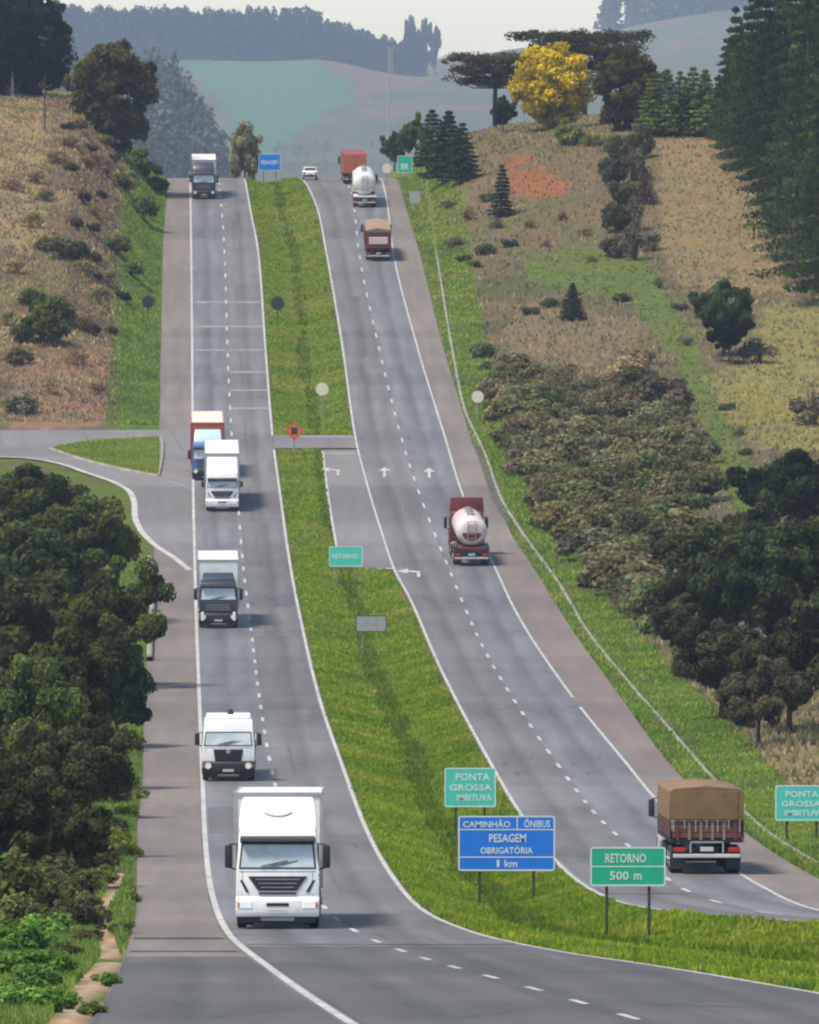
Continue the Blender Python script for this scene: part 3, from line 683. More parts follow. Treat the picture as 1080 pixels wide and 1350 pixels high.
def box_body(root, mat, y0, y1, z0=1.12, z1=4.1, W=2.6, rails='steel'):
    h = W / 2
    b = MB().box(-h, h, y0, y1, z0, z1).build('cargo_box', mat, root, .03)
    for s in (-1, 1):
        MB().box(s * h - .03, s * h + .03, y0 - .02, y1 + .02, z1 - .10, z1 + .025).build('roof_rail', rails, b)
        MB().box(s * h - .05, s * h + .05, y0 - .025, y0 + .08, z0, z1 - .10).build('corner_post', rails, b)
    MB().box(-h + .05, h - .05, y0 - .03, y0 + .03, z1 - .10, z1 + .02).build('front_rail', rails, b)
    y = y0 + 1.2
    while y < y1 - .4:                             # roof bows
        MB().box(-h + .05, h - .05, y, y + .05, z1 + .001, z1 + .022).build('roof_bow', mat, b); y += 1.2
    return b

def place(name, label, px, py, Lfn, away=False, group=None, lane=LD, L=14.0, turn=1.0):
    Y = row_to_Y(py) if py > 240 else 1018 + (240 - py) * 3.0
    X = (px - 540) / F * (Y * cp - (float(P(Y)) - CZ) * sp)
    yaw = -math.atan(float(lane(Y + 8) - lane(Y - 4)) / 12.0) if Y < 990 else -math.atan(float(lane(Y) - lane(Y - 12)) / 12.0)
    yaw *= turn
    dz = float(P(Y + L * .8) - P(Y + .5)) / (L * .8 - .5); pitch = math.atan(dz)
    m = Matrix.Rotation(yaw, 3, 'Z') @ Matrix.Rotation(pitch, 3, 'X')
    g = Vector((X, Y, float(P(Y)) + .03))
    if away:
        g = g + m @ Vector((0, L, 0)); m = m @ Matrix.Rotation(math.pi, 3, 'Z')
    root = thing(name, label, 'car' if name == 'car' else 'truck', g, group, m.to_euler())
    Lfn(root); return root
G_ON = 'trucks coming down the left carriageway'; G_AW = 'vehicles driving away on the right carriageway'

def near_white(r):
    cab(r, 'white_paint', 2.5, 2.98, 1.84, 2.52); fairing(r, 'white_paint', 2.32, 2.96, 3.92)
    chassis(r, 1.8, 14.6, (4.6, 10.8, 12.1, 13.4)); box_body(r, 'white_paint', 2.75, 14.8, 1.15, 4.02, 2.6, 'sign_grey'); tail_end(r, 14.8)
place('box_truck', 'big white high-roof box truck nearest the camera, with black mirrors and dark grille', 366, 1226, near_white, group=G_ON, L=14.8, turn=.1)
def second_white(r):
    cab(r, 'white_paint', 2.5, 2.92, 1.72, 2.28, visor=False, style='old')
    MB().prism_x([(.5, 2.93), (.62, 3.12), (2.1, 3.16), (2.1, 2.93)], -1.05, 1.05).build('roof_cap', 'white_paint', r, .04)
    MB().cyl((.1, 1.2, 3.14), (.1, 1.2, 3.36), .16, .10, 10).build('roof_beacon', 'black_plastic', r)
    chassis(r, 1.8, 10.6, (4.4, 8.2, 9.4))
    MB().box(-1.28, 1.28, 2.5, 10.8, 1.10, 1.28).build('flatbed', 'sign_grey', r, .02)
    for s in (-1, 1): MB().box(s * 1.26 - .03, s * 1.26 + .03, 2.5, 10.8, 1.285, 1.85).build('sideboard', 'sign_grey', r, .01)
    MB().box(-1.2, 1.2, 2.5, 2.56, 1.285, 2.6).build('headboard', 'sign_grey', r, .01); tail_end(r, 10.8)
place('flatbed_truck', 'white flat-roofed flatbed truck with square black grille, second from the camera', 301, 1031, second_white, group=G_ON, L=10.8, turn=.5)
def dark_box(r):
    cab(r, 'navy_paint', 2.5, 3.0, 1.85, 2.56, style='black'); fairing(r, 'navy_paint', 2.1, 2.98, 3.5, lip=False)
    for s in (-1, 1): MB().box(s * 1.02 - .09, s * 1.02 + .09, -.14, -.02, .50, 1.05).build('bumper_corner', 'white_paint', r, .02)
    chassis(r, 1.8, 14.0, (4.6, 10.4, 11.7, 13.0)); box_body(r, 'white_paint', 2.7, 14.2, 1.15, 4.25, 2.6, 'sign_grey'); tail_end(r, 14.2)
place('box_truck', 'dark navy truck with a tall white cargo box behind its cab', 288, 829, dark_box, group=G_ON, L=14.2)
def white_tall(r):
    cab(r, 'white_paint', 2.5, 3.0, 1.88, 2.30, style='modern'); fairing(r, 'white_paint', 2.4, 2.70, 4.0, lip=False)
    chassis(r, 1.8, 15.0, (4.6, 11.4, 12.7, 14.0)); box_body(r, 'cream_box', 2.7, 15.2, 1.15, 4.2, 2.6); tail_end(r, 15.2)
place('box_truck', 'white high-roof truck overlapping the orange and blue truck near the junction', 293, 675, white_tall, group=G_ON, L=15.2)
def blue_orange(r):
    cab(r, 'blue_paint', 2.5, 2.95, 1.72, 2.42, style='black'); fairing(r, 'pale_blue', 2.2, 2.96, 3.9, lip=False)
    chassis(r, 1.8, 14.0, (4.6, 10.6, 11.9, 13.2)); b_ = box_body(r, 'orange_paint', 2.7, 14.2, 1.15, 4.35, 2.6, 'red_paint')
    MB().box(-1.22, 1.22, 2.85, 14.1, 4.36, 4.39).build('roof_skin', 'peach_paint', b_); tail_end(r, 14.2)
place('box_truck', 'orange box truck with blue cab and pale blue fairing, half hidden at the junction', 274, 634, blue_orange, group=G_ON, L=14.2)
def far_dark(r):
    cab(r, 'navy_paint', 2.5, 3.0, 1.85, 2.6, style='black'); fairing(r, 'navy_paint', 2.3, 2.98, 3.9, lip=False)
    chassis(r, 1.8, 12.6, (4.6, 10.0, 11.3)); box_body(r, 'cream_box', 2.7, 12.8, 1.15, 4.1, 2.6); tail_end(r, 12.8)
place('box_truck', 'far dark truck with a pale roof just below the crest of the left carriageway', 269, 263, far_dark, group=G_ON, L=12.8)

def cargo_brown(r):                               # tarped grain truck, seen from behind and from its left
    L = 13.2
    cab(r, 'white_paint', 2.5, 2.8, 1.75, 2.4, visor=False, style='old'); chassis(r, 1.8, L - .3, (4.6, 10.2, 11.5), 2.6)
    h = 1.3
    MB().box(-h, h, 2.7, L - .1, 1.15, 1.30).build('floor_bed', 'dark_metal', r, .02)
    for s in (-1, 1):
        for i in range(4): MB().box(s * h - .03, s * h + .03, 2.7, L - .12, 1.32 + .20 * i, 1.50 + .20 * i).build('side_plank', 'wood_red', r, .008)
        for y in np.arange(2.9, L, 1.7): MB().box(s * (h + .035) - .02, s * (h + .035) + .02, y, y + .09, 1.15, 2.1).build('stake', 'dark_metal', r)
    for i in range(3):
        MB().box(-h + .05, h - .05, L - .10, L - .04, 1.32 + .21 * i, 1.51 + .21 * i).build('tailgate_plank', 'wood_red', r, .008)
    for x in np.linspace(-1.05, 1.05, 6): MB().box(x - .05, x + .05, L - .045, L - .01, 1.25, 2.0).build('tailgate_stake', 'tarp_tan' if abs(x) < .7 else 'dark_red_paint', r)
    m = MB(); n = 12; rings = []                   # tarp sagging between its bows
    for j, y in enumerate(np.linspace(2.7, L + .02, 17)):
        sag = .05 * (j % 2) + .03 * math.sin(j * 2.1)
        rings.append([(-h - .05, y, 1.95), (-h - .06, y, 2.45 - sag), (-h - .03, y, 3.02 - sag), (-h + .12, y, 3.12 - sag), (0, y, 3.22 - sag), (h - .12, y, 3.12 - sag), (h + .03, y, 3.02 - sag), (h + .06, y, 2.45 - sag), (h + .05, y, 1.95)])
    m.loft(rings); tp = m.build('tarpaulin', 'tarp_olive', r, smooth=True)
    for i, x in enumerate(np.linspace(-1.2, 1.2, 7)): MB().cyl((x, L + .03, 1.98), (x, L + .03, 1.55 + .1 * (i % 2)), .012, n=5).build('tie_rope', 'plate', tp)
    MB().box(-h + .15, h - .05, L + .02, L + .035, 2.0, 3.0).build('tarp_end_flap', 'tarp_olive', tp, .01)
    tail_end(r, L, 2.6, .72)
    MB().box(-.62, -.56, L + .02, L + .05, .78, 1.2).box(.56, .62, L + .02, L + .05, .78, 1.2).box(-.62, .62, L + .02, L + .05, 1.14, 1.2).build('spare_wheel_rack', 'steel', r)
place('tarped_truck', 'brown tarpaulin-covered cargo truck with red wooden sides driving away, lower right', 932, 1154, cargo_brown, True, G_AW, RD, 13.2)
def tank(r, mat, L, y0, rx, rz, zc, cap=None):
    n = 22; ring = lambda y, k: [(rx * k * math.cos(2 * math.pi * i / n), y, zc + rz * k * math.sin(2 * math.pi * i / n)) for i in range(n)]
    t = MB().loft([ring(y0, .55), ring(y0 + .18, .86), ring(y0 + .45, 1), ring(L - .45, 1), ring(L - .2, .90), ring(L - .08, .70), ring(L - .04, .35)]).build('tank', mat, r, smooth=True)
    for y in np.linspace(y0 + 1.2, L - 1.0, 5): MB().loft([ring(y, 1.012), ring(y + .09, 1.012)]).build('tank_hoop', 'steel', t)
    for y in np.linspace(y0 + 2, L - 2.2, 3): MB().cyl((0, y, zc + rz - .05), (0, y, zc + rz + .16), .28, .28, 12).build('tank_hatch', 'steel', t)
    l = MB(); l.box(-.30, -.26, L - .02, L + .03, zc - rz * .9, zc + rz * .75); l.box(.26, .30, L - .02, L + .03, zc - rz * .9, zc + rz * .75)
    for i in range(6): z = zc - rz * .8 + i * rz * .3; l.box(-.26, .26, L - .01, L + .02, z, z + .03)
    l.build('ladder', 'sign_grey', t)
    if cap:                                        # painted lower half-disc on the end cap
        MB().prism_y([(rx * .60 * math.cos(a), zc - .10 + rz * .55 * math.sin(a)) for a in np.linspace(math.pi * 1.0, math.pi * 2.0, 10)], L - .045, L - .030).build('end_cap_mark', cap, t)
    return t
def red_tanker(r):
    L = 12.6
    cab(r, 'dark_red_paint', 2.55, 3.1, 1.8, 2.6, style='old'); fairing(r, 'dark_red_paint', 2.5, 3.0, 4.15, lip=False)
    chassis(r, 1.8, L, (4.6, 9.6, 10.9), 2.55); tank(r, 'tank_pink', L - .1, 2.6, 1.12, 1.02, 2.45, 'dark_red_paint')
    MB().box(-1.25, 1.25, L - 2.8, L + .0, 1.15, 1.32).build('tank_cradle', 'dark_red_paint', r, .02)
    for s in (-1, 1): MB().box(s * 1.12 - .13, s * 1.12 + .13, L - 3.0, L + .02, 1.0, 1.42).build('rear_fender', 'dark_metal', r, .03)
    MB().box(-1.2, 1.2, L - .1, L + .0, .85, 1.14).build('lamp_panel', 'black_plastic', r, .02); tail_end(r, L, 2.55, .62)
place('tanker_truck', 'dark red tanker truck with a pinkish white round tank end', 622, 747, red_tanker, True, G_AW, RD, 12.6)
def dump_truck(r):
    L = 13.0
    cab(r, 'dark_red_paint', 2.5, 2.9, 1.75, 2.5, style='old'); chassis(r, 1.8, L - .4, (4.6, 9.8, 11.1), 2.5)
    MB().prism_x([(2.7, 1.2), (2.7, 3.1), (L - .15, 3.1), (L, 1.35), (L - .3, 1.2)], -1.27, 1.27).build('tipper_body', 'dark_red_paint', r, .03)
    for y in np.arange(3.2, L - .6, 1.5):
        for s in (-1, 1): MB().box(s * 1.29 - .03, s * 1.29 + .03, y, y + .10, 1.25, 3.05).build('body_rib', 'dark_red_paint', r)
    m = MB(); m.loft([[(-1.3, y, 2.95), (-1.28, y, 3.15), (0, y, 3.34 + .05 * math.sin(y * 3)), (1.28, y, 3.15), (1.3, y, 2.95)] for y in np.linspace(2.65, L - .05, 14)])
    m.build('tarpaulin', 'tarp_tan', r, smooth=True)
    MB().box(-.95, .95, L - .06, L + .02, 1.75, 2.45).build('tailgate_panel', 'peach_paint', r, .03)
    tail_end(r, L, 2.5)
place('tipper_truck', 'reddish brown tipper truck with a tan tarpaulin climbing the right carriageway', 499, 345, dump_truck, True, G_AW, RD, 13.0)
def white_tanker(r):
    L = 12.8
    cab(r, 'white_paint', 2.5, 3.0, 1.8, 2.6, style='old'); chassis(r, 1.8, L, (4.6, 9.8, 11.1), 2.5)
    tank(r, 'tank_white', L - .1, 2.6, 1.25, 1.18, 2.55); MB().box(-1.22, 1.22, L - 2.4, L, 1.1, 1.28).build('tank_cradle', 'white_paint', r, .02)
    tail_end(r, L)
place('tanker_truck', 'white tanker truck with a round white tank end near the crest', 481, 274, white_tanker, True, G_AW, RD, 12.8)
def red_far(r):
    L = 12.0
    cab(r, 'red_paint', 2.5, 3.0, 1.8, 2.6, style='old'); fairing(r, 'red_paint', 2.3, 3.0, 3.3, lip=False); chassis(r, 1.8, L - .2, (4.6, 9.4, 10.7), 2.5)
    b = box_body(r, 'red_paint', 2.7, L, 1.15, 3.35, 2.55, 'dark_red_paint')
    for s in (-1, 1): MB().box(s * .63 - .60, s * .63 + .60, L + .005, L + .03, 1.25, 3.22).build('rear_door', 'orange_paint', b, .01)
    tail_end(r, L)
place('box_truck', 'red box truck at the crest, partly hidden by the white tanker', 468, 243, red_far, True, G_AW, RD, 12.0)
def car(r):
    W = 1.72; L = 4.1
    prof = [(0, .30), (-.0, .62), (.15, .78), (1.05, .92), (1.65, 1.38), (3.1, 1.44), (3.75, 1.0), (4.05, .92), (4.1, .40), (3.9, .28)]
    MB().prism_x(prof, -W / 2, W / 2, [.80, .84, .84, .84, .64, .62, .76, .84, .84, .80]).build('body', 'white_paint', r, .04, True, 2)
    MB().add([(-.56, 3.20, 1.38), (.56, 3.20, 1.38), (.70, 3.70, 1.04), (-.70, 3.70, 1.04), (-.56, 3.14, 1.36), (.56, 3.14, 1.36), (.70, 3.64, 1.02), (-.70, 3.64, 1.02)], [(0, 1, 2, 3), (4, 7, 6, 5), (0, 4, 5, 1), (1, 5, 6, 2), (2, 6, 7, 3), (3, 7, 4, 0)]).build('rear_window', 'dark_glass', r)
    MB().add([(-.57, 1.60, 1.36), (.57, 1.60, 1.36), (.72, 1.08, .96), (-.72, 1.08, .96), (-.57, 1.66, 1.35), (.57, 1.66, 1.35), (.72, 1.14, .95), (-.72, 1.14, .95)], [(0, 1, 2, 3), (4, 7, 6, 5), (0, 4, 5, 1), (1, 5, 6, 2), (2, 6, 7, 3), (3, 7, 4, 0)]).build('windscreen', 'dark_glass', r)
    for s in (-1, 1):
        for y in (.8, 3.25): wheel(r, s * .84, y, .31, .2)
        MB().box(s * .66 - .14, s * .66 + .14, 4.03, 4.115, .70, .88).build('tail_light', 'tail', r, .02)
        MB().box(s * .70 - .03, s * .70 + .05, 1.6, 3.2, 1.0, 1.34).build('side_window', 'dark_glass', r, .02)
    MB().box(-.80, .80, 4.04, 4.13, .40, .58).build('rear_bumper', 'black_plastic', r, .03); MB().box(-.22, .22, 4.10, 4.125, .64, .76).build('licence_plate', 'plate', r)
place('car', 'small white car with dark rear window at the crest beside the grass median', 409, 238, car, True, G_AW, RD, 4.1)

# ------------------------------------------------------------------ signs
def text_mesh(name, s, x0, x1, z0, z1, y, mat, parent):
    cu = bpy.data.curves.new(name, 'FONT'); cu.body = s; cu.extrude = .004; cu.resolution_u = 2; cu.offset = .012
    o = bpy.data.objects.new(name, cu); C.objects.link(o)
    bpy.context.view_layer.update()
    me = bpy.data.meshes.new_from_object(o.evaluated_get(bpy.context.evaluated_depsgraph_get()))
    bpy.data.objects.remove(o); bpy.data.curves.remove(cu)
    n = len(me.vertices); v = np.empty(n * 3, np.float32); me.vertices.foreach_get('co', v); v = v.reshape(-1, 3)
    lo, hi = v.min(0), v.max(0); q = np.empty_like(v)
    q[:, 0] = x0 + (v[:, 0] - lo[0]) / (hi[0] - lo[0]) * (x1 - x0)
    q[:, 2] = z0 + (v[:, 1] - lo[1]) / (hi[1] - lo[1]) * (z1 - z0)
    q[:, 1] = y - v[:, 2]
    me.vertices.foreach_set('co', q.ravel()); me.materials.clear(); me.materials.append(M[mat]); me.update()
    return link(name, me, parent)
def rrect(w, h, r, n=5):
    out = []
    for cx, cz, a0 in ((w / 2 - r, h / 2 - r, 0), (-w / 2 + r, h / 2 - r, 90), (-w / 2 + r, -h / 2 + r, 180), (w / 2 - r, -h / 2 + r, 270)):
        out += [(cx + r * math.cos(R(a0 + 90 * i / (n - 1))), cz + r * math.sin(R(a0 + 90 * i / (n - 1)))) for i in range(n)]
    return out
def sign(label, x0, x1, ytop, ybot, foot, face, lines=(), rules=(), posts=2, border=True, group=None, post_mat='post', name='road_sign', back=False, pxoff=None, splits=(), border_mat='sign_white'):
    cx = (x0 + x1) / 2; g = hit(cx, foot); Y = g.y; k = Y / F
    W, Hh = (x1 - x0) * k, (ybot - ytop) * k
    _, pyf = proj(g.x, g.y, g.z); zb = (float(pyf) - ybot) * k
    r = thing(name, label, 'sign', g, group)
    zc = zb + Hh / 2
    prof = [(x, zc + z) for x, z in rrect(W, Hh, min(.09, Hh * .2))]
    p = MB().prism_y(prof, -.02, .02).build('panel', face, r)
    if border:
        inn = rrect(W - .10, Hh - .10, .06); out_ = rrect(W - .005, Hh - .005, min(.09, Hh * .2)); n = len(inn)
        MB().add([(x, -.026, zc + z) for x, z in out_] + [(x, -.026, zc + z) for x, z in inn] + [(x, -.018, zc + z) for x, z in out_] + [(x, -.018, zc + z) for x, z in inn],
                 [(i, (i + 1) % n, n + (i + 1) % n, n + i) for i in range(n)] + [(n + i, n + (i + 1) % n, 3 * n + (i + 1) % n, 3 * n + i) for i in range(n)]).build('border', border_mat, p)
    for f in rules: MB().box(-W / 2 + .04, W / 2 - .04, -.027, -.019, zc + Hh * (.5 - f) - .018, zc + Hh * (.5 - f) + .018).build('rule', 'sign_white', p)
    for fx, f0, f1 in splits: MB().box(-W / 2 + fx * W - .018, -W / 2 + fx * W + .018, -.028, -.019, zc + Hh * (.5 - f1), zc + Hh * (.5 - f0)).build('divider', 'sign_white', p)
    for s, fx0, fx1, f0, f1 in lines:
        text_mesh('lettering', s, -W / 2 + fx0 * W, -W / 2 + fx1 * W, zc + Hh * (.5 - f1), zc + Hh * (.5 - f0), -.024, 'sign_white', p)
    xs = [-W * .28, W * .28] if posts == 2 else ([pxoff * W] if pxoff is not None else [0])
    for x in xs:
        gz = float(H(g.x + x, g.y)) - g.z
        MB().box(x - .045, x + .045, .022, .11, gz - .3, zc + Hh * .45).build('post', post_mat, r, .008)
        for f in (.25, .75): MB().box(x - .09, x + .09, .021, .045, zb + Hh * f - .03, zb + Hh * f + .03).build('clamp', 'post', p)
    return r
sign('blue road sign with white lettering in four rows on the grass median', 604, 732, 1075, 1148, 1196, 'sign_blue',
     [('CAMINHÃO', .05, .54, .07, .21), ('ÔNIBUS', .68, .95, .05, .21), ('PESAGEM', .32, .70, .33, .48), ('OBRIGATÓRIA', .23, .77, .54, .69), ('1', .40, .425, .80, .93), ('km', .48, .61, .80, .93)],
     (.25, .75), splits=((.61, .02, .24),), post_mat='post_dark')
sign('green road sign with two rows of lettering on two posts, nearest the bottom edge', 778, 878, 1116, 1168, 1240, 'sign_green',
     [('RETORNO', .20, .74, .17, .40), ('500', .26, .51, .62, .84), ('m', .58, .68, .68, .84)], (.5,), post_mat='post_dark')
sign('pale green sign above and left of the blue sign on the median', 586, 654, 1012, 1064, 1104, 'sign_teal',
     [('PONTA', .22, .88, .14, .32), ('GROSSA', .10, .92, .42, .58), ('IMBITUVA', .24, .92, .68, .84)], post_mat='post_dark')
sign('pale green sign at the right edge of the picture beyond the brown cargo truck', 1022, 1092, 1035, 1082, 1112, 'sign_teal',
     [('PONTA', .2, .82, .16, .34), ('GROSSA', .12, .86, .44, .60), ('IMBITUVA', .18, .95, .70, .86)], post_mat='post_dark')
sign('small green sign with one row of lettering at the start of the turn lane', 434, 478, 720, 747, 770, 'sign_teal', [('RETORNO', .10, .88, .38, .60)])
sign('grey plate on a single tall post in the middle of the median', 469, 510, 811, 833, 864, 'sign_grey', posts=1, pxoff=-.28, border_mat='sign_back')
sign('small blue sign with one white row at the crest of the road', 341, 370, 203, 225, 237, 'sign_blue', [('PESAGEM', .12, .88, .38, .62)], post_mat='post_dark')
sign('small green sign among the shrubs at the crest, right of the white tanker', 524, 544, 205, 228, 246, 'sign_green', [('BR', .25, .75, .45, .8)])
sign('tiny pale blue plate low in the verge near the crest', 540, 554, 252, 268, 280, 'sign_grey', posts=1, border=False)
def round_sign(label, px, py, rad, foot, face, ring=None, dark=None, diamond=False, post='post'):
    g = hit(px, foot); k = g.y / F; _, pyf = proj(g.x, g.y, g.z); zc = (float(pyf) - py) * k; rr = rad * k
    r = thing('round_road_sign' if not diamond else 'warning_sign', label, 'sign', g)
    n = 4 if diamond else 24
    poly = lambda q: [(q * math.cos(2 * math.pi * i / n), zc + q * math.sin(2 * math.pi * i / n)) for i in range(n)]
    p = MB().prism_y(poly(rr), -.02, .02).build('panel', face, r)
    if ring:
        a, b = poly(rr * .99), poly(rr * .72)
        MB().add([(x, -.026, z) for x, z in a] + [(x, -.026, z) for x, z in b], [(i, (i + 1) % n, n + (i + 1) % n, n + i) for i in range(n)]).build('ring', ring, p)
    if dark: MB().prism_y([(x * .9, z) for x, z in [(-rr * .35, zc - rr * .35), (rr * .35, zc - rr * .35), (rr * .35, zc + rr * .35), (-rr * .35, zc + rr * .35)]], -.028, -.019).build('symbol', dark, p)
    MB().cyl((0, .07, -.3), (0, .07, zc + rr * .7), .05, n=8).build('post', post, r)
    return r
round_sign('round cream-white sign on the median above the crossing', 425, 513, 8.5, 548, 'sign_cream')
round_sign('round cream-white sign on the right verge by the concrete kerb', 630, 523, 8, 556, 'sign_cream')
round_sign('dark back of a round sign on the median halfway up the hill', 366, 400, 9, 428, 'sign_back', post='post_dark')
round_sign('dark back of a round sign on the grass beside the left shoulder', 195, 398, 8, 424, 'sign_back', post='post_dark')
round_sign('orange-red warning sign with dark symbol at the median crossing', 388, 568, 13, 598, 'sign_orange', 'sign_red', 'sign_back', True)
round_sign('small round tan sign beside the white tanker at the crest', 510, 222, 6.5, 246, 'sign_cream')
def pole(label, px, foot, top, r0, mat, arm=True):
    g = hit(px, foot); k = g.y / F; h = (foot - top) * k
    r = thing('utility_pole', label, 'pole', g); MB().cyl((0, 0, -.4), (0, 0, h), r0, r0 * .7, 10).build('shaft', mat, r)
    if arm:
        MB().box(-.6, .6, -.06, .06, h - .5, h - .38).build('crossarm', mat, r)
        for x in (-.5, 0, .5): MB().cyl((x, 0, h - .38), (x, 0, h - .18), .05, .04, 8).build('insulator', 'sign_grey', r)
pole('pale concrete utility pole on top of the left bank', 16, 128, 46, .17, 'pole')
pole('thin dark wooden post standing on the left bank', 59, 172, 98, .10, 'post_dark', False)
def mast(px, Y, ytop, ybot):
    k = Y / F; X = (px - 540) * k; z1 = CZ - (ytop - 150) * k; z0 = float(H(X, Y)); h = z1 - z0
    r = thing('radio_mast', 'tall pale lattice mast on the hazy valley side', 'mast', (X, Y, z0))
    for i in range(4):
        a = i * math.pi / 2 + .78; MB().cyl((1.5 * math.cos(a), 1.5 * math.sin(a), -.5), (.5 * math.cos(a), .5 * math.sin(a), h), .16, .10, 6).build('leg', 'sign_grey', r)
    m = MB(); nb = 14
    for j in range(nb):
        for i in range(4):
            a, b = i * math.pi / 2 + .78, (i + 1) * math.pi / 2 + .78; za, zb = h * j / nb, h * (j + 1) / nb
            ra, rb = 1.5 - za / h, 1.5 - zb / h; m.cyl((ra * math.cos(a), ra * math.sin(a), za), (rb * math.cos(b), rb * math.sin(b), zb), .07, n=5)
    m.build('bracing', 'sign_grey', r)
mast(515, 1900, 62, 150)

# ------------------------------------------------------------------ vegetation
def unit(n): v = rng.normal(size=(n, 3)); return v / np.linalg.norm(v, axis=1, keepdims=True)
def leaf_cloud(clumps, per, leaf, up=.35, jit=.9, bright=(.65, 1.35), aspect=.62):
    """leaf quads spread through a set of ellipsoidal clumps [(centre, radii, brightness)]"""
    Vs = []; T = []
    for c, r, b in clumps:
        n = max(8, int(per * rng.uniform(.8, 1.2)))
        d = unit(n); rad = rng.uniform(.35, 1.0, n) ** .6
        p = np.array(c) + d * np.array(r) * rad[:, None]
        nrm = d + unit(n) * jit + np.array([0, 0, up]); nrm /= np.linalg.norm(nrm, axis=1, keepdims=True)
        a = np.cross(nrm, unit(n)); a /= np.linalg.norm(a, axis=1, keepdims=True) + 1e-9; bb = np.cross(nrm, a)
        s = leaf * rng.uniform(.55, 1.3, n)[:, None]
        Vs.append(np.stack([p - a * s, p + bb * s * aspect, p + a * s, p - bb * s * aspect], 1))
        g = rng.uniform(bright[0], bright[1], (n, 1)) * b
        hue = rng.normal(0, .10, (n, 1))
        T.append(np.concatenate([g * (1.03 + hue), g, g * (.88 - hue * .8)], 1))
    V = np.concatenate(Vs).reshape(-1, 3); Fq = np.arange(len(V)).reshape(-1, 4)
    return V, Fq, np.clip(np.concatenate(T), .02, 3)
def tube_chain(mb, pts, radii, n=7):
    rings = []
    for i, p in enumerate(pts):
        p = Vector(p); d = (Vector(pts[min(i + 1, len(pts) - 1)]) - Vector(pts[max(i - 1, 0)])).normalized()
        a = d.cross(Vector((0.13, .99, 0.05))).normalized(); b = d.cross(a)
        rings.append([tuple(p + (a * math.cos(2 * math.pi * k / n) + b * math.sin(2 * math.pi * k / n)) * radii[i]) for k in range(n)])
    mb.loft(rings)
def proto_mesh(name, mb, mat):
    o = mb.build(name, mat, smooth=True); me = o.data; bpy.data.objects.remove(o); return me
PROTO = {}
def make_broad(key, h=1.0, rx=.45, nclump=46, per=120, leaf=.034, low=.18, lobes=7):
    """unit-height broadleaf tree"""
    tr = MB(); cl = []
    lean = rng.uniform(-.05, .05, 2)
    tube_chain(tr, [(0, 0, -.03), (lean[0] * .4, lean[1] * .4, .22), (lean[0], lean[1], .45), (lean[0] * 1.4, lean[1] * 1.4, .74)], [.034, .027, .020, .007])
    heads = []
    for i in range(lobes):
        a = 2 * math.pi * (i + rng.uniform(-.3, .3)) / lobes; rr = rx * rng.uniform(.40, .78); z = rng.uniform(.34, .78)
        e = (math.cos(a) * rr, math.sin(a) * rr, z)
        tube_chain(tr, [(lean[0] * .6, lean[1] * .6, .25 + .2 * rng.random()), (e[0] * .5, e[1] * .5, z * .75), e], [.016, .011, .004], 5); heads.append(e)
    heads += [(lean[0], lean[1], .82), (lean[0] + rng.uniform(-.1, .1), lean[1], .70)]
    for k in range(nclump):
        e = heads[rng.integers(len(heads))]; o = unit(1)[0] * rng.uniform(.04, .19)
        c = np.array(e) + o * np.array([1.15, 1.15, .9]); c[2] = np.clip(c[2], low + .04, .95)
        q = math.hypot(c[0], c[1]); lim = rx * math.sqrt(max(.05, 1 - ((c[2] - .55) / .52) ** 2))
        if q > lim: c[0] *= lim / q; c[1] *= lim / q
        r = rng.uniform(.065, .125); cl.append((c, (r * 1.15, r * 1.15, r * .8), rng.uniform(.5, 1.65)))
    V, Fq, T = leaf_cloud(cl, per, leaf)
    PROTO[key] = (proto_mesh(key + '_trunk', tr, 'bark'), fast_mesh(key + '_crown', V, Fq, M['leaf'], T))
for i in range(4): make_broad('broad%d' % i, rx=.44 + .05 * i, lobes=7 + i, nclump=105, per=230, leaf=.0225)
make_broad('broadlow0', rx=.62, low=.02, lobes=10, nclump=120, per=230, leaf=.023); make_broad('broadlow1', rx=.70, low=.0, lobes=11, nclump=120, per=230, leaf=.023)
def make_dome(key, rx=.5, z0=.12, z1=1.0, n=120, per=150, leaf=.026, r=(.06, .11)):
    tr = MB(); tube_chain(tr, [(0, 0, -.03), (.01, 0, .25), (0, .01, .6)], [.034, .026, .010]); cl = []
    for k in range(7):
        a = k * .9 + rng.random(); tube_chain(tr, [(0, 0, .2), (math.cos(a) * rx * .35, math.sin(a) * rx * .35, .42), (math.cos(a) * rx * .7, math.sin(a) * rx * .7, .62)], [.014, .009, .003], 5)
    zc, rz = z0 + (z1 - z0) * .48, (z1 - z0) * .52
    for k in range(n):
        d = unit(1)[0]; q = rng.uniform(.45, .93) ** .7; b = 1 + .10 * math.sin(5 * math.atan2(d[1], d[0]) + 3 * d[2])
        c = (d[0] * rx * q * b * (1 if d[2] > 0 else .88), d[1] * rx * q * b, zc + d[2] * rz * q * b); rr = rng.uniform(*r)
        cl.append((c, (rr * 1.2, rr * 1.2, rr * .85), rng.uniform(.6, 1.4)))
    V, Fq, T = leaf_cloud(cl, per, leaf)
    PROTO[key] = (proto_mesh(key + '_trunk', tr, 'bark'), fast_mesh(key + '_crown', V, Fq, M['leaf'], T))
make_dome('dome0', .5, .10, n=170, r=(.08, .13)); make_dome('dome1', .46, .0, n=130)
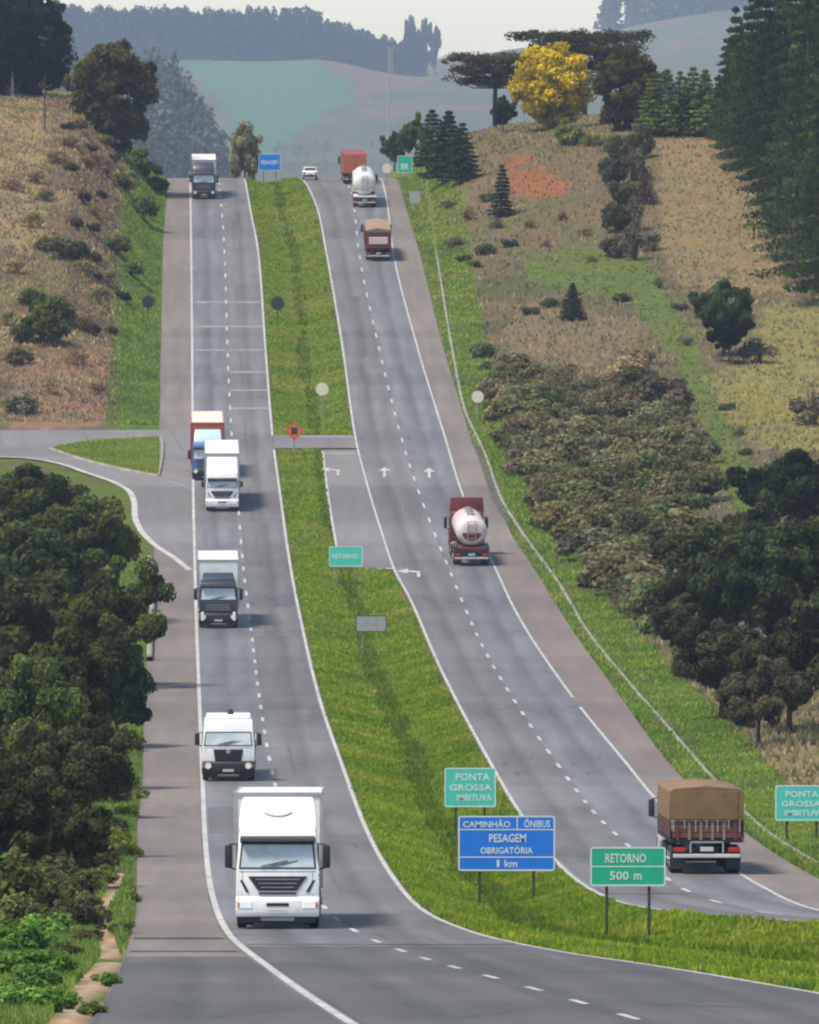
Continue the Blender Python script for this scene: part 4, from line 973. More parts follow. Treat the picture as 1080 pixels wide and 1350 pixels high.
def make_bush(key, n=16, per=80, leaf=.075, flat=.62, stems=8, wisp=0, spread=.60):
    """unit-radius bush: one mesh of leaf quads with woody stems, bark tint in the same attribute"""
    cl = []
    for k in range(n):
        a = rng.uniform(0, 2 * math.pi); q = spread * math.sqrt(rng.random()); r = rng.uniform(.20, .36)
        z = flat * (1 - (q / .85) ** 2) * rng.uniform(.25, 1.0)
        cl.append(((q * math.cos(a), q * math.sin(a), z + r * .25), (r, r, r * .75), rng.uniform(.6, 1.4)))
    V, Fq, T = leaf_cloud(cl, per, leaf, up=.5)
    sv = []; st = []
    for k in range(stems + wisp):
        a = rng.uniform(0, 2 * math.pi); e = np.array([math.cos(a) * .5 * rng.random(), math.sin(a) * .5 * rng.random(), flat * rng.uniform(.6, 1.5 if k >= stems else 1.0)])
        b = e * np.array([.15, .15, 0]) - np.array([0, 0, .08]); w_ = np.array([-math.sin(a), math.cos(a), 0]) * .018
        sv.append([b - w_, b + w_, e + w_ * .3, e - w_ * .3]); st.append([1.3, 1.0, .8])
    V = np.concatenate([V, np.array(sv).reshape(-1, 3)]); Fq = np.arange(len(V)).reshape(-1, 4); T = np.concatenate([T, np.array(st)])
    PROTO[key] = fast_mesh(key, V, Fq, M['leaf'], T)
for i in range(4): make_bush('bush%d' % i, n=15 + 3 * i, flat=.55 + .08 * i)
for i in range(3): make_bush('wisp%d' % i, n=12, per=60, leaf=.06, flat=.7, stems=26, wisp=26)
def make_pine(key, rows=17, per=11, w0=.20, droop=.25, leaf=.0135, top=.02):
    tr = MB(); tube_chain(tr, [(0, 0, -.03), (0, 0, .5), (0, 0, .97)], [.016, .010, .002]); cl = []
    for j in range(rows):
        t = j / (rows - 1); z = .10 + .87 * t; rr = w0 * (1 - t) ** .75 * rng.uniform(.85, 1.12) + top; nb = max(3, int(per * (1 - .55 * t)))
        for k in range(nb):
            a = 2 * math.pi * (k + rng.random()) / nb; ln = rr * rng.uniform(.65, 1.1); e = (math.cos(a) * ln, math.sin(a) * ln, z - ln * droop)
            if j % 2 == 0 and k % 2 == 0: tube_chain(tr, [(0, 0, z), e], [.004, .0012], 4)
            for f in (.55, .95): cl.append(((e[0] * f, e[1] * f, z - ln * f * droop), (rr * .26 + .01, rr * .26 + .01, .022), rng.uniform(.6, 1.4)))
    V, Fq, T = leaf_cloud(cl, 34, leaf, up=.1, jit=1.0, aspect=.38, bright=(.45, 1.7))
    PROTO[key] = (proto_mesh(key + '_trunk', tr, 'bark'), fast_mesh(key + '_crown', V, Fq, M['leaf'], T))
for i in range(3): make_pine('pine%d' % i, rows=14 + i, w0=.17 + .03 * i)
for i in range(3): make_pine('spine%d' % i, rows=13 + i, w0=.18 + .03 * i, leaf=.026)
def make_araucaria(key, R_=.5, tiers=2):
    """umbrella pine: bare trunk, candelabra of limbs ending in tufts"""
    tr = MB(); tube_chain(tr, [(0, 0, -.03), (.01, 0, .4), (0, .01, .86)], [.030, .024, .014]); cl = []
    for tt in range(tiers):
        z0 = .88 - .15 * tt; nb = 13 - 2 * tt
        for k in range(nb):
            a = 2 * math.pi * (k + rng.uniform(-.2, .2)) / nb; ln = R_ * rng.uniform(.70, 1.05) * (1 - .10 * tt)
            mid = (math.cos(a) * ln * .55, math.sin(a) * ln * .55, z0 - .02); e = (math.cos(a) * ln, math.sin(a) * ln, z0 + .07)
            tube_chain(tr, [(0, 0, z0 - .02), mid, e], [.011, .008, .004], 5)
            for f in (.3, .5, .7, .88, 1.02):
                c = np.array(e) * f + np.array([0, 0, (z0 + .05 - e[2] * f) + .03 * f]) + rng.normal(0, .018, 3); r = rng.uniform(.055, .09)
                cl.append((c, (r * 1.35, r * 1.35, r * .85), rng.uniform(.6, 1.35)))
    for k in range(10): cl.append(((rng.normal(0, .12), rng.normal(0, .12), .93), (.09, .09, .04), rng.uniform(.7, 1.3)))
    V, Fq, T = leaf_cloud(cl, 75, .022, up=.3, aspect=.4)
    PROTO[key] = (proto_mesh(key + '_trunk', tr, 'bark'), fast_mesh(key + '_crown', V, Fq, M['leaf'], T))
make_araucaria('arau0', .52, 3); make_araucaria('arau1', .62, 3)

DG = (.046, .060, .015); OL = (.095, .088, .038); BRN = (.15, .112, .066); GB = (.066, .095, .026); PN = (.017, .038, .016); GR = (.115, .105, .066); YG = (.110, .135, .022)
def tree(label, key, px, base, h, col, wid=1.0, group=None, name='tree', cat='tree', at=None, yaw=None, bark=None):
    g = at if at is not None else hit(px, base)
    r = thing(name, label, cat, (g[0], g[1], g[2] - .05), group, (0, 0, rng.uniform(0, 6.28) if yaw is None else yaw))
    tk, cr = PROTO[key]
    t = link('trunk', tk, r); c = link('crown', cr, r)
    for o in (t, c): o.scale = (h * wid, h * wid, h)
    q_ = 1.38 * rng.uniform(.88, 1.12); c.color = (*[k * q_ for k in col], 1); return r
def bush(label, key, px, base, rad, col, hs=1.0, group=None, name='bush', at=None):
    g = at if at is not None else hit(px, base)
    o = link(name, PROTO[key]); o.location = (g[0], g[1], g[2] - .04 * rad); o.rotation_euler = (0, 0, rng.uniform(0, 6.28))
    o.scale = (rad * rng.uniform(.9, 1.1), rad * rng.uniform(.9, 1.1), rad * hs)
    q_ = 1.75 * rng.uniform(.85, 1.2); o.color = (*[k * q_ for k in col], 1); return tag(o, label, 'bush', group)
def hpx(base, top): return (base - top) * row_to_Y(base) / F     # pixel height -> metres for something standing at that row

# left foreground wood (distance, then crown size from the picture)
GL = 'dark trees along the left shoulder'
for key, px, base, top, wid, col, lab in (
    ('broadlow0', 38, 742, 606, 1.15, DG, 'dense dark tree at the left edge just below the side road'),
    ('broad1', 112, 820, 652, .92, DG, 'dark green tree whose crown faces the left carriageway below the junction'),
    ('broad2', 40, 870, 690, 1.0, (.036, .050, .018), 'broad dark tree behind the first row at the left edge'),
    ('broadlow1', 138, 905, 738, .72, DG, 'dark tree reaching close to the short concrete gutter'),
    ('broad3', 8, 930, 742, .9, (.040, .052, .018), 'olive-dark tree cut by the left picture edge, middle of the wood'),
    ('broadlow0', 152, 985, 838, .68, (.026, .038, .014), 'darkest tree leaning out over the left shoulder'),
    ('broad0', 84, 1040, 830, .82, (.045, .055, .020), 'tall olive tree in the middle of the left wood'),
    ('broadlow1', 20, 1060, 868, .70, (.070, .100, .026), 'lighter green tree cut by the left picture edge'),
    ('broadlow0', 118, 1078, 935, .80, (.040, .048, .020), 'low brownish dark tree at the front of the left wood'),
    ('broadlow1', 58, 1130, 952, .82, (.046, .052, .022), 'low olive tree in front of the left wood'),
    ('broadlow0', 5, 1175, 995, .75, (.034, .042, .016), 'dark tree at the left edge nearest the camera'),
    ('broadlow1', 92, 1170, 1040, .72, (.036, .050, .018), 'small dark tree beside the dirt track')):
    tree(lab, key, px, base, hpx(base, top) * 1.03, col, wid, GL)
GUG = 'undergrowth bushes at the foot of the left wood'
for px, base, rad, col in ((15, 1195, 1.9, DG), (50, 1180, 1.7, (.055, .058, .026)), (85, 1195, 1.5, (.05, .055, .024)), (118, 1150, 1.5, OL), (60, 1215, 1.3, (.045, .06, .022)), (105, 1225, 1.1, (.05, .05, .024)), (140, 1110, 1.3, (.05, .065, .024)), (20, 1225, 1.4, (.06, .075, .026)), (95, 1150, 1.6, DG), (30, 1150, 1.8, OL), (150, 1045, 1.4, DG), (165, 990, 1.3, DG), (172, 950, 1.2, DG), (135, 1060, 1.6, (.045, .05, .022)), (60, 1110, 1.8, (.06, .065, .03)), (5, 1105, 1.7, DG), (165, 880, 1.3, DG), (150, 820, 1.4, DG), (90, 740, 1.6, DG), (120, 770, 1.4, DG), (30, 720, 2.2, DG), (60, 770, 2.2, DG), (25, 830, 2.2, DG), (100, 850, 2.0, DG), (60, 900, 2.0, DG), (120, 940, 1.9, DG), (20, 960, 2.0, DG), (80, 990, 1.9, DG), (30, 1040, 1.8, DG)):
    bush(('dark green' if col is DG else 'olive' if col is OL else 'brownish dark') + ' undergrowth bush at the ' + ('front' if base > 1140 else 'roadside edge' if px > 125 else 'middle') + ' of the left wood' + (', by the picture edge' if px < 40 else ', by the dirt track' if 80 < px < 125 and base > 1140 else ''), 'bush%d' % rng.integers(4), px, base, rad * 1.1, col, 1.0, GUG)
# left bank
tree('round dark green tree with brownish top leaning from the left bank at the crest', 'dome1', 150, 205, 11.8, (.058, .054, .018), .88, name='tree', at=hit(150, 196, 900))
tree('big dark tree at the top left corner behind the pale pole', 'dome1', 30, 106, 11.5, (.018, .026, .016), .95, at=hit(38, 122, 900))
tree('second dark tree in the top left corner, at the picture edge', 'dome0', 2, 106, 12.0, (.016, .024, .015), .9, at=hit(-12, 124, 900))
GBK = 'scrub bushes on the left bank'
DK = (.040, .032, .022)  # dark bush colour, painting in the shadow clumps of the bank
for px, base, rad, key, col in ((55, 452, 2.5, 'bush2', DG), (70, 425, 2.3, 'bush3', DG), (40, 400, 1.5, 'bush0', DG), (86, 340, 2.1, 'bush1', (.045, .05, .022)), (100, 300, 1.1, 'bush0', DK), (120, 305, .9, 'bush1', DK), (108, 265, .9, 'bush2', DK), (132, 262, .8, 'bush3', DK), (118, 200, .9, 'bush0', DK), (128, 215, .8, 'bush1', DK), (95, 225, .8, 'bush2', DK), (150, 215, .9, 'bush3', DK), (90, 170, .8, 'bush0', DK), (125, 345, 1.0, 'bush0', DK), (160, 395, .9, 'bush1', DK), (120, 440, .9, 'bush2', DK), (145, 440, .8, 'bush0', (.05, .04, .025)), (22, 545, 1.9, 'bush0', GR), (60, 330, 1.2, 'bush2', OL),
    (150, 330, 1.6, 'bush1', (.055, .075, .03)), (185, 285, 1.9, 'bush2', GB), (165, 250, 1.7, 'bush3', OL), (172, 362, 1.3, 'bush0', (.06, .075, .03)), (178, 215, 1.9, 'bush1', GB), (192, 235, 1.8, 'bush2', GB), (205, 252, 1.5, 'bush3', GB),
    (102, 260, 1.5, 'wisp0', BRN), (130, 290, 1.3, 'wisp1', BRN), (118, 225, 1.5, 'wisp2', BRN), (95, 195, 1.4, 'wisp0', BRN), (140, 230, 1.4, 'wisp1', (.11, .075, .05)), (75, 215, 1.5, 'wisp2', BRN),
    (105, 170, 1.2, 'bush0', (.10, .07, .045)), (135, 190, 1.2, 'bush1', (.10, .085, .045)), (60, 265, 1.3, 'wisp0', OL), (40, 300, 1.4, 'wisp1', (.15, .13, .06)), (20, 360, 1.4, 'wisp2', (.17, .14, .07)),
    (110, 360, 1.4, 'wisp0', GR), (130, 400, 1.4, 'wisp1', GR), (110, 430, 1.3, 'wisp2', BRN), (25, 480, 1.3, 'bush2', OL), (140, 375, 1.5, 'wisp2', GR), (8, 430, 1.4, 'wisp1', (.16, .15, .08)), (100, 480, 1.2, 'wisp0', BRN), (70, 520, 1.2, 'wisp1', BRN), (130, 520, 1.1, 'wisp2', (.15, .10, .06)), (45, 240, 1.4, 'wisp2', (.16, .13, .07)), (15, 250, 1.5, 'wisp0', (.16, .12, .07))):
    kd = ('dark' if sum(col) < .14 else 'straw-coloured' if col[0] > .145 else 'brown' if col[0] > col[1] * 1.15 else 'green') + (' twiggy' if 'wisp' in key else '')
    wh = 'right by the grass strip' if px > 145 else 'near the top' if base < 235 else 'at the foot' if base > 430 else 'at the picture edge' if px < 50 else 'halfway up'
    bush(('small ' if rad < 1.25 else 'large ' if rad > 1.75 else '') + kd + ' bush on the left bank, ' + wh, key, px, base, rad * 1.35, col, 1.0, GBK)
# lower-left verge
GV = 'leafy weeds beside the dirt track'
for px, base, rad, col in ((165, 1075, 1.0, YG), (150, 1115, 1.1, YG), (172, 1130, .8, YG), (135, 1165, 1.0, (.075, .095, .028)), (115, 1200, .9, OL), (60, 1235, 1.3, (.072, .140, .028)), (25, 1260, 1.4, (.072, .145, .028)), (5, 1290, 1.2, (.07, .14, .03)), (60, 1290, 1.1, (.066, .135, .028)), (30, 1335, 1.1, (.07, .14, .03)), (80, 1330, .8, (.066, .13, .028)), (85, 1265, .8, GB), (40, 1310, 1.0, (.06, .12, .03)), (10, 1320, .9, GB), (160, 1230, .7, GB), (172, 1190, .6, YG), (118, 1245, .7, (.06, .06, .025)), (140, 1300, .55, (.055, .11, .028)), (122, 1340, .5, GB), (185, 1055, .8, (.09, .12, .03))):
    bush(('yellow-green' if col[0] > .085 else 'dull' if col[1] < .09 else 'fresh green') + ' weed clump ' + ('right of the dirt track' if px > 150 else ('in the bottom left corner' if px < 45 and base > 1300 else 'at the left picture edge above the corner' if px < 45 else 'left of the dirt track near the bottom edge') if base > 1225 else 'beside the dirt track below the left wood'), 'bush%d' % rng.integers(4), px, base, rad * .85, col, .9, GV, 'weed_clump')
# right side: dark wood at the lower right
GD = 'dark trees on the right slope'
for key, px, base, top, wid, col, lab in (
    ('broadlow0', 1052, 735, 592, 1.0, (.020, .028, .012), 'very dark tree at the right edge below the yellowish field'),
    ('broadlow1', 1000, 790, 655, .72, (.034, .046, .018), 'dark green tree left of the darkest tree on the right'),
    ('broad1', 935, 850, 690, .92, (.036, .048, .018), 'dark tree with pale top above the right verge'),
    ('broadlow1', 985, 880, 712, .70, (.028, .040, .016), 'broad dark tree in the middle of the right wood'),
    ('broad2', 1062, 870, 690, .8, (.038, .052, .022), 'green dark tree at the right edge, middle of the right wood'),
    ('broadlow0', 905, 880, 780, .85, (.048, .052, .026), 'low dark olive tree at the left end of the right wood'),
    ('broadlow0', 950, 950, 815, .85, (.040, .044, .024), 'low brownish dark tree nearest the right verge'),
    ('broadlow1', 1040, 965, 800, .78, (.036, .046, .020), 'low dark tree at the right edge above the green sign'),
    ('broadlow1', 1000, 985, 870, .75, (.062, .055, .034), 'brownish low tree in front of the right wood')):
    tree(lab, key, px, base, hpx(base, top) * 1.05, col, wid, GD)
# field trees
tree('round green tree standing alone in the field on the right', 'broadlow0', 955, 470, hpx(470, 362), (.052, .075, .028), .72)
tree('very dark round tree tucked under the green field tree', 'broadlow1', 962, 478, hpx(478, 405), (.010, .016, .009), .62)
tree('small dark conifer in the brush below the green field strip', 'spine2', 755, 422, 3.6, (.035, .040, .018), 1.4)
bush('large purplish brown bush beside the green field strip', 'bush3', 868, 545, 4.2, (.060, .048, .034), .95)
bush('round pale green bush in front of the purplish brown bush', 'bush2', 868, 560, 2.6, (.090, .105, .050), .9)
bush('dark bush at the foot of the green field strip', 'bush1', 920, 600, 1.9, (.040, .048, .028), .9)
bush('grey bare bush at the right edge beside the yellowish field', 'wisp0', 1072, 560, 3.0, (.085, .075, .060), 1.2)
bush('greyish bush by the post in the field on the right', 'wisp1', 1000, 478, 2.6, (.075, .068, .045), 1.0)
GS = 'scrub bushes on the right slope'
SCR = [(632, 470), (670, 478), (760, 492), (850, 478), (900, 560), (940, 650), (900, 700), (860, 760), (900, 850), (840, 810), (780, 745), (720, 690), (672, 590)]
cnt = 0; used = []
while cnt < 170:
    px, py = rng.uniform(620, 960), rng.uniform(420, 860)
    if not in_poly(px, py, SCR): continue
    if any((px - a) ** 2 + ((py - b) * 1.4) ** 2 < 14 ** 2 for a, b in used) : 
        if rng.random() < .985: continue
    used.append((px, py)); cnt += 1
    low = py > 520
    ch = ([('olive', OL), ('dull olive', (.095, .085, .045)), ('greyish', (.092, .094, .056)), ('brown', (.105, .088, .048)), ('dark green', (.050, .062, .026)), ('green', (.068, .086, .034))] if low
          else [('brown', BRN), ('greyish', GR), ('tan', (.19, .145, .085)), ('olive', OL), ('dark green', (.06, .07, .032))])
    cn, col = ch[rng.integers(len(ch))]
    lf = rng.random() < (.7 if low else .4)
    key = ('bush%d' % rng.integers(4)) if lf else 'wisp%d' % rng.integers(3)
    rad = rng.uniform(1.2, 2.9) * (1.25 if low else .85)
    edge_d = min(range(len(SCR)), key=lambda i: (SCR[i][0] - px) ** 2 + (SCR[i][1] - py) ** 2)
    where = 'in the top of the thicket below the tan grass' if py < 510 else 'at the foot of the thicket by the dark wood' if py > 740 else 'in the thicket near the green field strip' if px > 850 else 'in the thicket close to the right verge' if px < 640 + (py - 470) * .42 else 'in the upper middle of the right thicket' if py < 600 else 'in the lower middle of the right thicket'
    bush(('big' if rad > 2.5 else 'small' if rad < 1.45 else 'mid-sized') + ' ' + cn + (' leafy' if lf else ' twiggy') + ' bush ' + where, key, px, py, rad, col, rng.uniform(.75, 1.05), GS)
GU = 'bushes on the upper right bank'
for px, base, rad, key, col in ((610, 345, 1.2, 'bush0', DG), (625, 352, 1.0, 'bush1', DG), (600, 325, 1.3, 'bush2', OL), (640, 335, 1.5, 'bush3', (.05, .055, .028)), (670, 325, 1.4, 'bush1', (.05, .055, .028)), (655, 300, 1.5, 'wisp0', GR), (620, 290, 1.6, 'wisp1', (.12, .11, .06)), (590, 275, 1.5, 'wisp2', GR), (640, 265, 1.5, 'bush0', OL),
    (700, 300, 1.3, 'wisp0', BRN), (740, 290, 1.3, 'wisp1', BRN), (770, 310, 1.2, 'wisp2', BRN), (720, 325, 1.1, 'wisp0', (.15, .11, .07)), (700, 415, 1.4, 'bush1', (.055, .075, .04)), (725, 405, 1.2, 'bush2', (.055, .07, .035)), (820, 398, 1.3, 'bush3', (.06, .07, .03)), (665, 490, 1.1, 'bush0', DG), (650, 505, .8, 'bush1', DG), (668, 570, .7, 'bush2', DG), (660, 540, .6, 'bush0', DG), (870, 380, 1.3, 'wisp1', (.06, .06, .03)), (895, 410, 1.3, 'bush1', (.05, .055, .03)), (905, 455, 1.2, 'wisp2', GR), (960, 540, 1.0, 'bush1', (.055, .06, .03)), (975, 575, 1.0, 'wisp0', (.06, .065, .03)), (985, 600, .9, 'bush0', (.05, .06, .03)), (1000, 640, 1.2, 'bush2', OL), (780, 345, 1.0, 'wisp0', OL)):
    wh = 'beside the orange soil' if 640 < px < 790 and base < 330 else 'close to the right verge' if px < 680 else 'along the edge of the green field strip' if px > 850 else 'around the green field strip'
    bush(('small ' if rad < 1.1 else 'larger ' if rad > 1.35 else '') + ('dark' if sum(col) < .14 else 'brownish' if col[0] > col[1] * 1.1 else 'olive-green') + ' bush ' + wh, key, px, base, rad, col, .9, GU)
# crest line, right
GP = 'shrubby trees at the right side of the crest'
for px, base, h, key, col, wid, lab in ((520, 212, 5.2, 'broadlow0', (.050, .062, .018), .6, 'leftmost shrubby tree behind the green sign at the crest'), (548, 218, 6.2, 'broadlow1', (.060, .080, .016), .5, 'yellowish green shrubby tree above the green sign at the crest'), (570, 222, 6.6, 'spine1', (.040, .062, .020), 1.5, 'bright green bushy conifer right of the green sign at the crest'), (592, 238, 7.6, 'spine2', (.022, .042, .022), 1.45, 'dark bushy conifer at the crest, left of the bare bank'), (610, 240, 6.4, 'spine0', (.020, .038, .022), 1.5, 'dark conifer on the right of the crest shrubs'), (578, 240, 4.5, 'broadlow0', (.028, .034, .018), .6, 'low dark shrubby tree under the crest conifers')):
    tree(lab, key, px, base, h, col, wid, GP)
tree('slim dark conifer in front of the orange bare soil', 'spine0', 662, 285, 5.4, (.020, .026, .014), 1.1)
tree('round bright yellow flowering tree on the crest', 'dome0', 728, 178, 9.3, (.36, .275, .010), .95, at=hit(728, 172, 950, 1075))
tree('flat-topped umbrella pine left of the yellow tree', 'arau0', 650, 165, 8.6, (.056, .052, .022), 1.35, at=(10.0, 1062, float(H(10.0, 1062))))
tree('large flat-topped umbrella pine behind the yellow tree', 'arau1', 770, 165, 10.6, (.048, .046, .018), 1.20, at=(20.6, 1075, float(H(20.6, 1075))))
tree('tall dark olive tree right of the yellow tree', 'dome1', 822, 175, 9.4, (.058, .054, .014), .85, at=hit(826, 172, 950, 1075))
tree('dark bushy tree under the umbrella pine at the left of the yellow tree', 'broadlow0', 668, 172, 4.6, (.026, .034, .016), .6, at=hit(664, 176, 950, 1075))
bush('rounded green bush at the foot of the yellow tree', 'bush3', 750, 190, 2.6, (.085, .100, .030), 1.0)
GC = 'yellow-green conifers on the crest'
for px, h in ((862, 6.8), (880, 7.2), (897, 7.0), (914, 7.5), (930, 7.2)):
    tree({862: 'first', 880: 'second', 897: 'third', 914: 'fourth', 930: 'fifth'}[px] + ' yellow-green conifer right of the tall olive tree on the crest', 'spine%d' % rng.integers(3), px, 178, h, (.098, .135, .026), 1.35, GC, 'conifer', at=hit(px, 178, 960, 1075))
GTB = 'tangled shrubs of the band beside the straw field'
for k, (px, base, rad, col, hs) in enumerate(((806, 338, 2.0, (.058, .052, .032), 1.5), (836, 342, 2.3, (.072, .060, .042), 1.6), (858, 330, 1.7, (.085, .070, .048), 1.4), (812, 305, 2.2, (.046, .048, .026), 1.6), (840, 305, 2.4, (.080, .066, .048), 1.7), (822, 272, 2.3, (.050, .050, .028), 1.7), (848, 268, 2.2, (.075, .062, .045), 1.7), (808, 245, 2.1, (.040, .044, .024), 1.7), (836, 238, 2.4, (.064, .058, .038), 1.8), (820, 212, 2.3, (.036, .040, .022), 1.8), (846, 208, 2.2, (.060, .055, .036), 1.8), (800, 200, 1.8, (.070, .085, .032), 1.3), (778, 192, 1.7, (.085, .095, .040), 1.1))):
    bush(('tall dark' if sum(col) < .12 else 'tall green' if col[1] > col[0] else 'tall grey-brown') + ' tangled shrub in the band left of the straw field, ' + ('front' if base > 320 else 'middle' if base > 230 else 'top'), 'wisp%d' % (k % 3) if col[0] > .06 else 'bush%d' % (k % 4), px, base, rad, col, hs, GTB)
# tall pine plantation, upper right
GT = 'tall dark pines of the upper right plantation'
for px, base, top in ((1078, 372, 60), (1050, 340, 50), (1090, 400, 90), (1065, 310, 0), (1030, 300, 30), (1040, 260, -20), (1012, 265, 20), (1000, 232, -10), (985, 215, 0), (1020, 215, -40), (970, 196, 15), (958, 190, 55), (1055, 230, -50), (1080, 260, -40), (990, 190, -20), (1010, 185, -40), (1040, 190, -50), (1075, 200, -60), (972, 182, 30), (948, 184, 95)):
    g = hit(px, base, 800, 1075)
    tree('tall dark pine of the upper right plantation, ' + ('nearest the straw field at the picture edge' if base > 395 else 'front row at the picture edge' if base > 300 and px > 1060 else 'front row, second from the edge' if base > 300 else 'left end of the stand' if px < 975 else 'second row' if base > 225 else 'back row'), 'pine%d' % rng.integers(3), px, base, (base - top) * g.y / F * rng.uniform(.93, 1.06), tuple(np.array((.024, .038, .009)) * rng.uniform(.65, 1.6)), rng.uniform(.74, 1.0), GT, 'pine_tree', at=g)
# pale shrub tree beyond the crest
tree('pale bare tree beyond the crest between dark truck and blue sign', 'broad2', 316, 236, 8.6, (.19, .185, .12), .45, at=(-19.6, 1085, float(H(-19.6, 1085))))
# far ridge trees that stand singly
for px, top in ((543, 18), (560, 22), (574, 32)):
    Y = 7300; X = (px - 540) * Y / F; z = float(H(X, Y)); h = CZ - (top - 150) * Y / F - z
    tree({543: 'left', 560: 'middle', 574: 'right'}[px] + ' one of three hazy slender trees on the far ridge', 'broad1', px, 0, h, (.03, .04, .02), .26, 'slender trees on the far ridge', at=(X, Y, z))

# far woods: one mass each
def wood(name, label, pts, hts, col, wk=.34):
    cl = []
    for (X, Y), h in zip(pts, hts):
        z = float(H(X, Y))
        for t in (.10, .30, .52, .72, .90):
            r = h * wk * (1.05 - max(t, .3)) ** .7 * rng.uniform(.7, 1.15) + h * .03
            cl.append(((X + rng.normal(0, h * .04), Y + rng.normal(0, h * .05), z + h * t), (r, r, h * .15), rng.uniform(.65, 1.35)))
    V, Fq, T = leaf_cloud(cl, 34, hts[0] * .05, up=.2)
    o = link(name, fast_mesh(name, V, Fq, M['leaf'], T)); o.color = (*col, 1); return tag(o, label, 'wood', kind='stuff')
pts = [(rng.uniform(-345, 12), 7230 + 29 * rng.integers(0, 9) + rng.normal(0, 6)) for _ in range(700)]
wood('ridge_wood', 'dark hazy pine wood along the far ridge', pts, [36 * rng.uniform(.8, 1.12) * (1 if x < -72 else .8) for x, y in pts], (.014, .022, .020), .24)
pts = [(rng.uniform(-300, -48), rng.uniform(3170, 3780)) for _ in range(520)]
pts = [p for p in pts if p[0] < -67 or rng.random() < .5]
wood('valley_wood', 'hazy blue-grey wood in the valley behind the left bank', pts, [24 * rng.uniform(.7, 1.2) for p in pts], (.105, .122, .110), .36)  # pale leaf colour also stands in for mist in the valley
pts = [(rng.uniform(199, 560), rng.uniform(8000, 8700)) for _ in range(460)] + [(rng.uniform(176, 196), rng.uniform(8100, 8400)) for _ in range(7)]
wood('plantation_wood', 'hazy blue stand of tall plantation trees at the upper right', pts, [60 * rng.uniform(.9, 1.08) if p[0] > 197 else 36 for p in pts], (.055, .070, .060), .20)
pts = [(rng.uniform(-200, 100), rng.uniform(5300, 6200)) for _ in range(60)]
wood('field_edge_trees', 'scattered hazy trees and hedges on the far hillside', pts, [9 * rng.uniform(.6, 1.3) for p in pts], (.05, .06, .035), .5)

# ------------------------------------------------------------------ grass and low growth (uncountable)
def blades(name, label, XY, hgt, wdt, cols, lean=.35, patch=4.0, seed=3):
    X, Y = XY[:, 0], XY[:, 1]; n = len(X)
    Z = H(X, Y); a = rng.uniform(0, 2 * math.pi, n)
    hh = hgt * rng.uniform(.5, 1.3, n) if np.isscalar(hgt) else hgt * rng.uniform(.6, 1.25, n)
    ww = (wdt * rng.uniform(.6, 1.4, n)); dx, dy = np.cos(a) * ww, np.sin(a) * ww
    la = rng.uniform(0, 2 * math.pi, n); lx, ly = np.cos(la) * hh * lean, np.sin(la) * hh * lean
    V = np.stack([np.stack([X - dx, Y - dy, Z - .03], -1), np.stack([X + dx, Y + dy, Z - .03], -1), np.stack([X + lx, Y + ly, Z + hh], -1)], 1).reshape(-1, 3)
    ii = np.clip(((fnoise(X, Y, patch, seed) * .42 + .5 + rng.normal(0, .17, n)) * len(cols)).astype(int), 0, len(cols) - 1)
    c = np.array(cols)[ii] * rng.uniform(1.9, 3.5, (n, 1))
    o = link(name, fast_mesh(name, V, np.arange(3 * n).reshape(-1, 3), M['grass'], c)); return tag(o, label, 'grass', kind='stuff')
def sample(n, Y0, Y1, xl, xr, power=1.4):
    t = rng.random(n); e = 1 - power; Y = (Y0 ** e + t * (Y1 ** e - Y0 ** e)) ** (1 / e)
    a, b = xl(Y), xr(Y); return np.stack([a + (b - a) * rng.random(n), Y], -1)
GC1 = [(.062, .104, .010), (.078, .124, .011), (.094, .136, .012), (.112, .138, .018), (.120, .128, .022)]
p = sample(200000, 196, 1050, lambda Y: LR(Y) + .02 + .12 * np.sin(Y * 1.3) * np.sin(Y * .37), lambda Y: RL(Y) - .02 + .12 * np.sin(Y * 1.1) * np.sin(Y * .29), 1.9)
p = p[~in_poly(p[:, 0], p[:, 1], TURN)]
tall = .11 + .13 * np.clip(fnoise(p[:, 0], p[:, 1], 3.0, 6) + .2, 0, 1)
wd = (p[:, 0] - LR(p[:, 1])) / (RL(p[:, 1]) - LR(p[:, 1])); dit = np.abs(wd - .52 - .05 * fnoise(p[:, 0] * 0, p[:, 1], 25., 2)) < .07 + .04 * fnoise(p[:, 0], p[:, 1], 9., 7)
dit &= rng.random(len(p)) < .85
blades('median_grass', 'yellow-green grass of the median strip', p[~dit], tall[~dit], .055 * (1 + p[~dit, 1] / 500), GC1)
blades('ditch_grass', 'taller dark green grass along the ditch in the middle of the median', p[dit], tall[dit] * 1.7, .055 * (1 + p[dit, 1] / 500), [(.050, .078, .008), (.062, .090, .010), (.075, .100, .012)])  # lush grass; its darker blade colour also paints in the ditch's shade
p = sample(110000, 255, 1040, off(RS, .1), lambda Y: DR(Y) + 3.2 + .02 * (Y > 0), 1.6)
q = p[:, 0] - DR(p[:, 1]); p = p[(np.abs(q) > .16)]
blades('verge_grass', 'green grass of the right verge', p, .22, .06 * (1 + p[:, 1] / 500), [(.085, .130, .018), (.11, .14, .028), (.070, .115, .018), (.13, .13, .05)])
p = sample(100000, 165, 640, lambda Y: LS(Y) - 6, off(LS, -.1), 1.6)
px, py = proj(p[:, 0], p[:, 1], P(p[:, 1]))
trk = in_poly(px, py, [(55, 1360), (130, 1360), (165, 1275), (142, 1205), (170, 1150), (150, 1148), (122, 1210), (132, 1262), (88, 1312)])
p = p[~trk & ~in_poly(p[:, 0], p[:, 1], SIDE)]
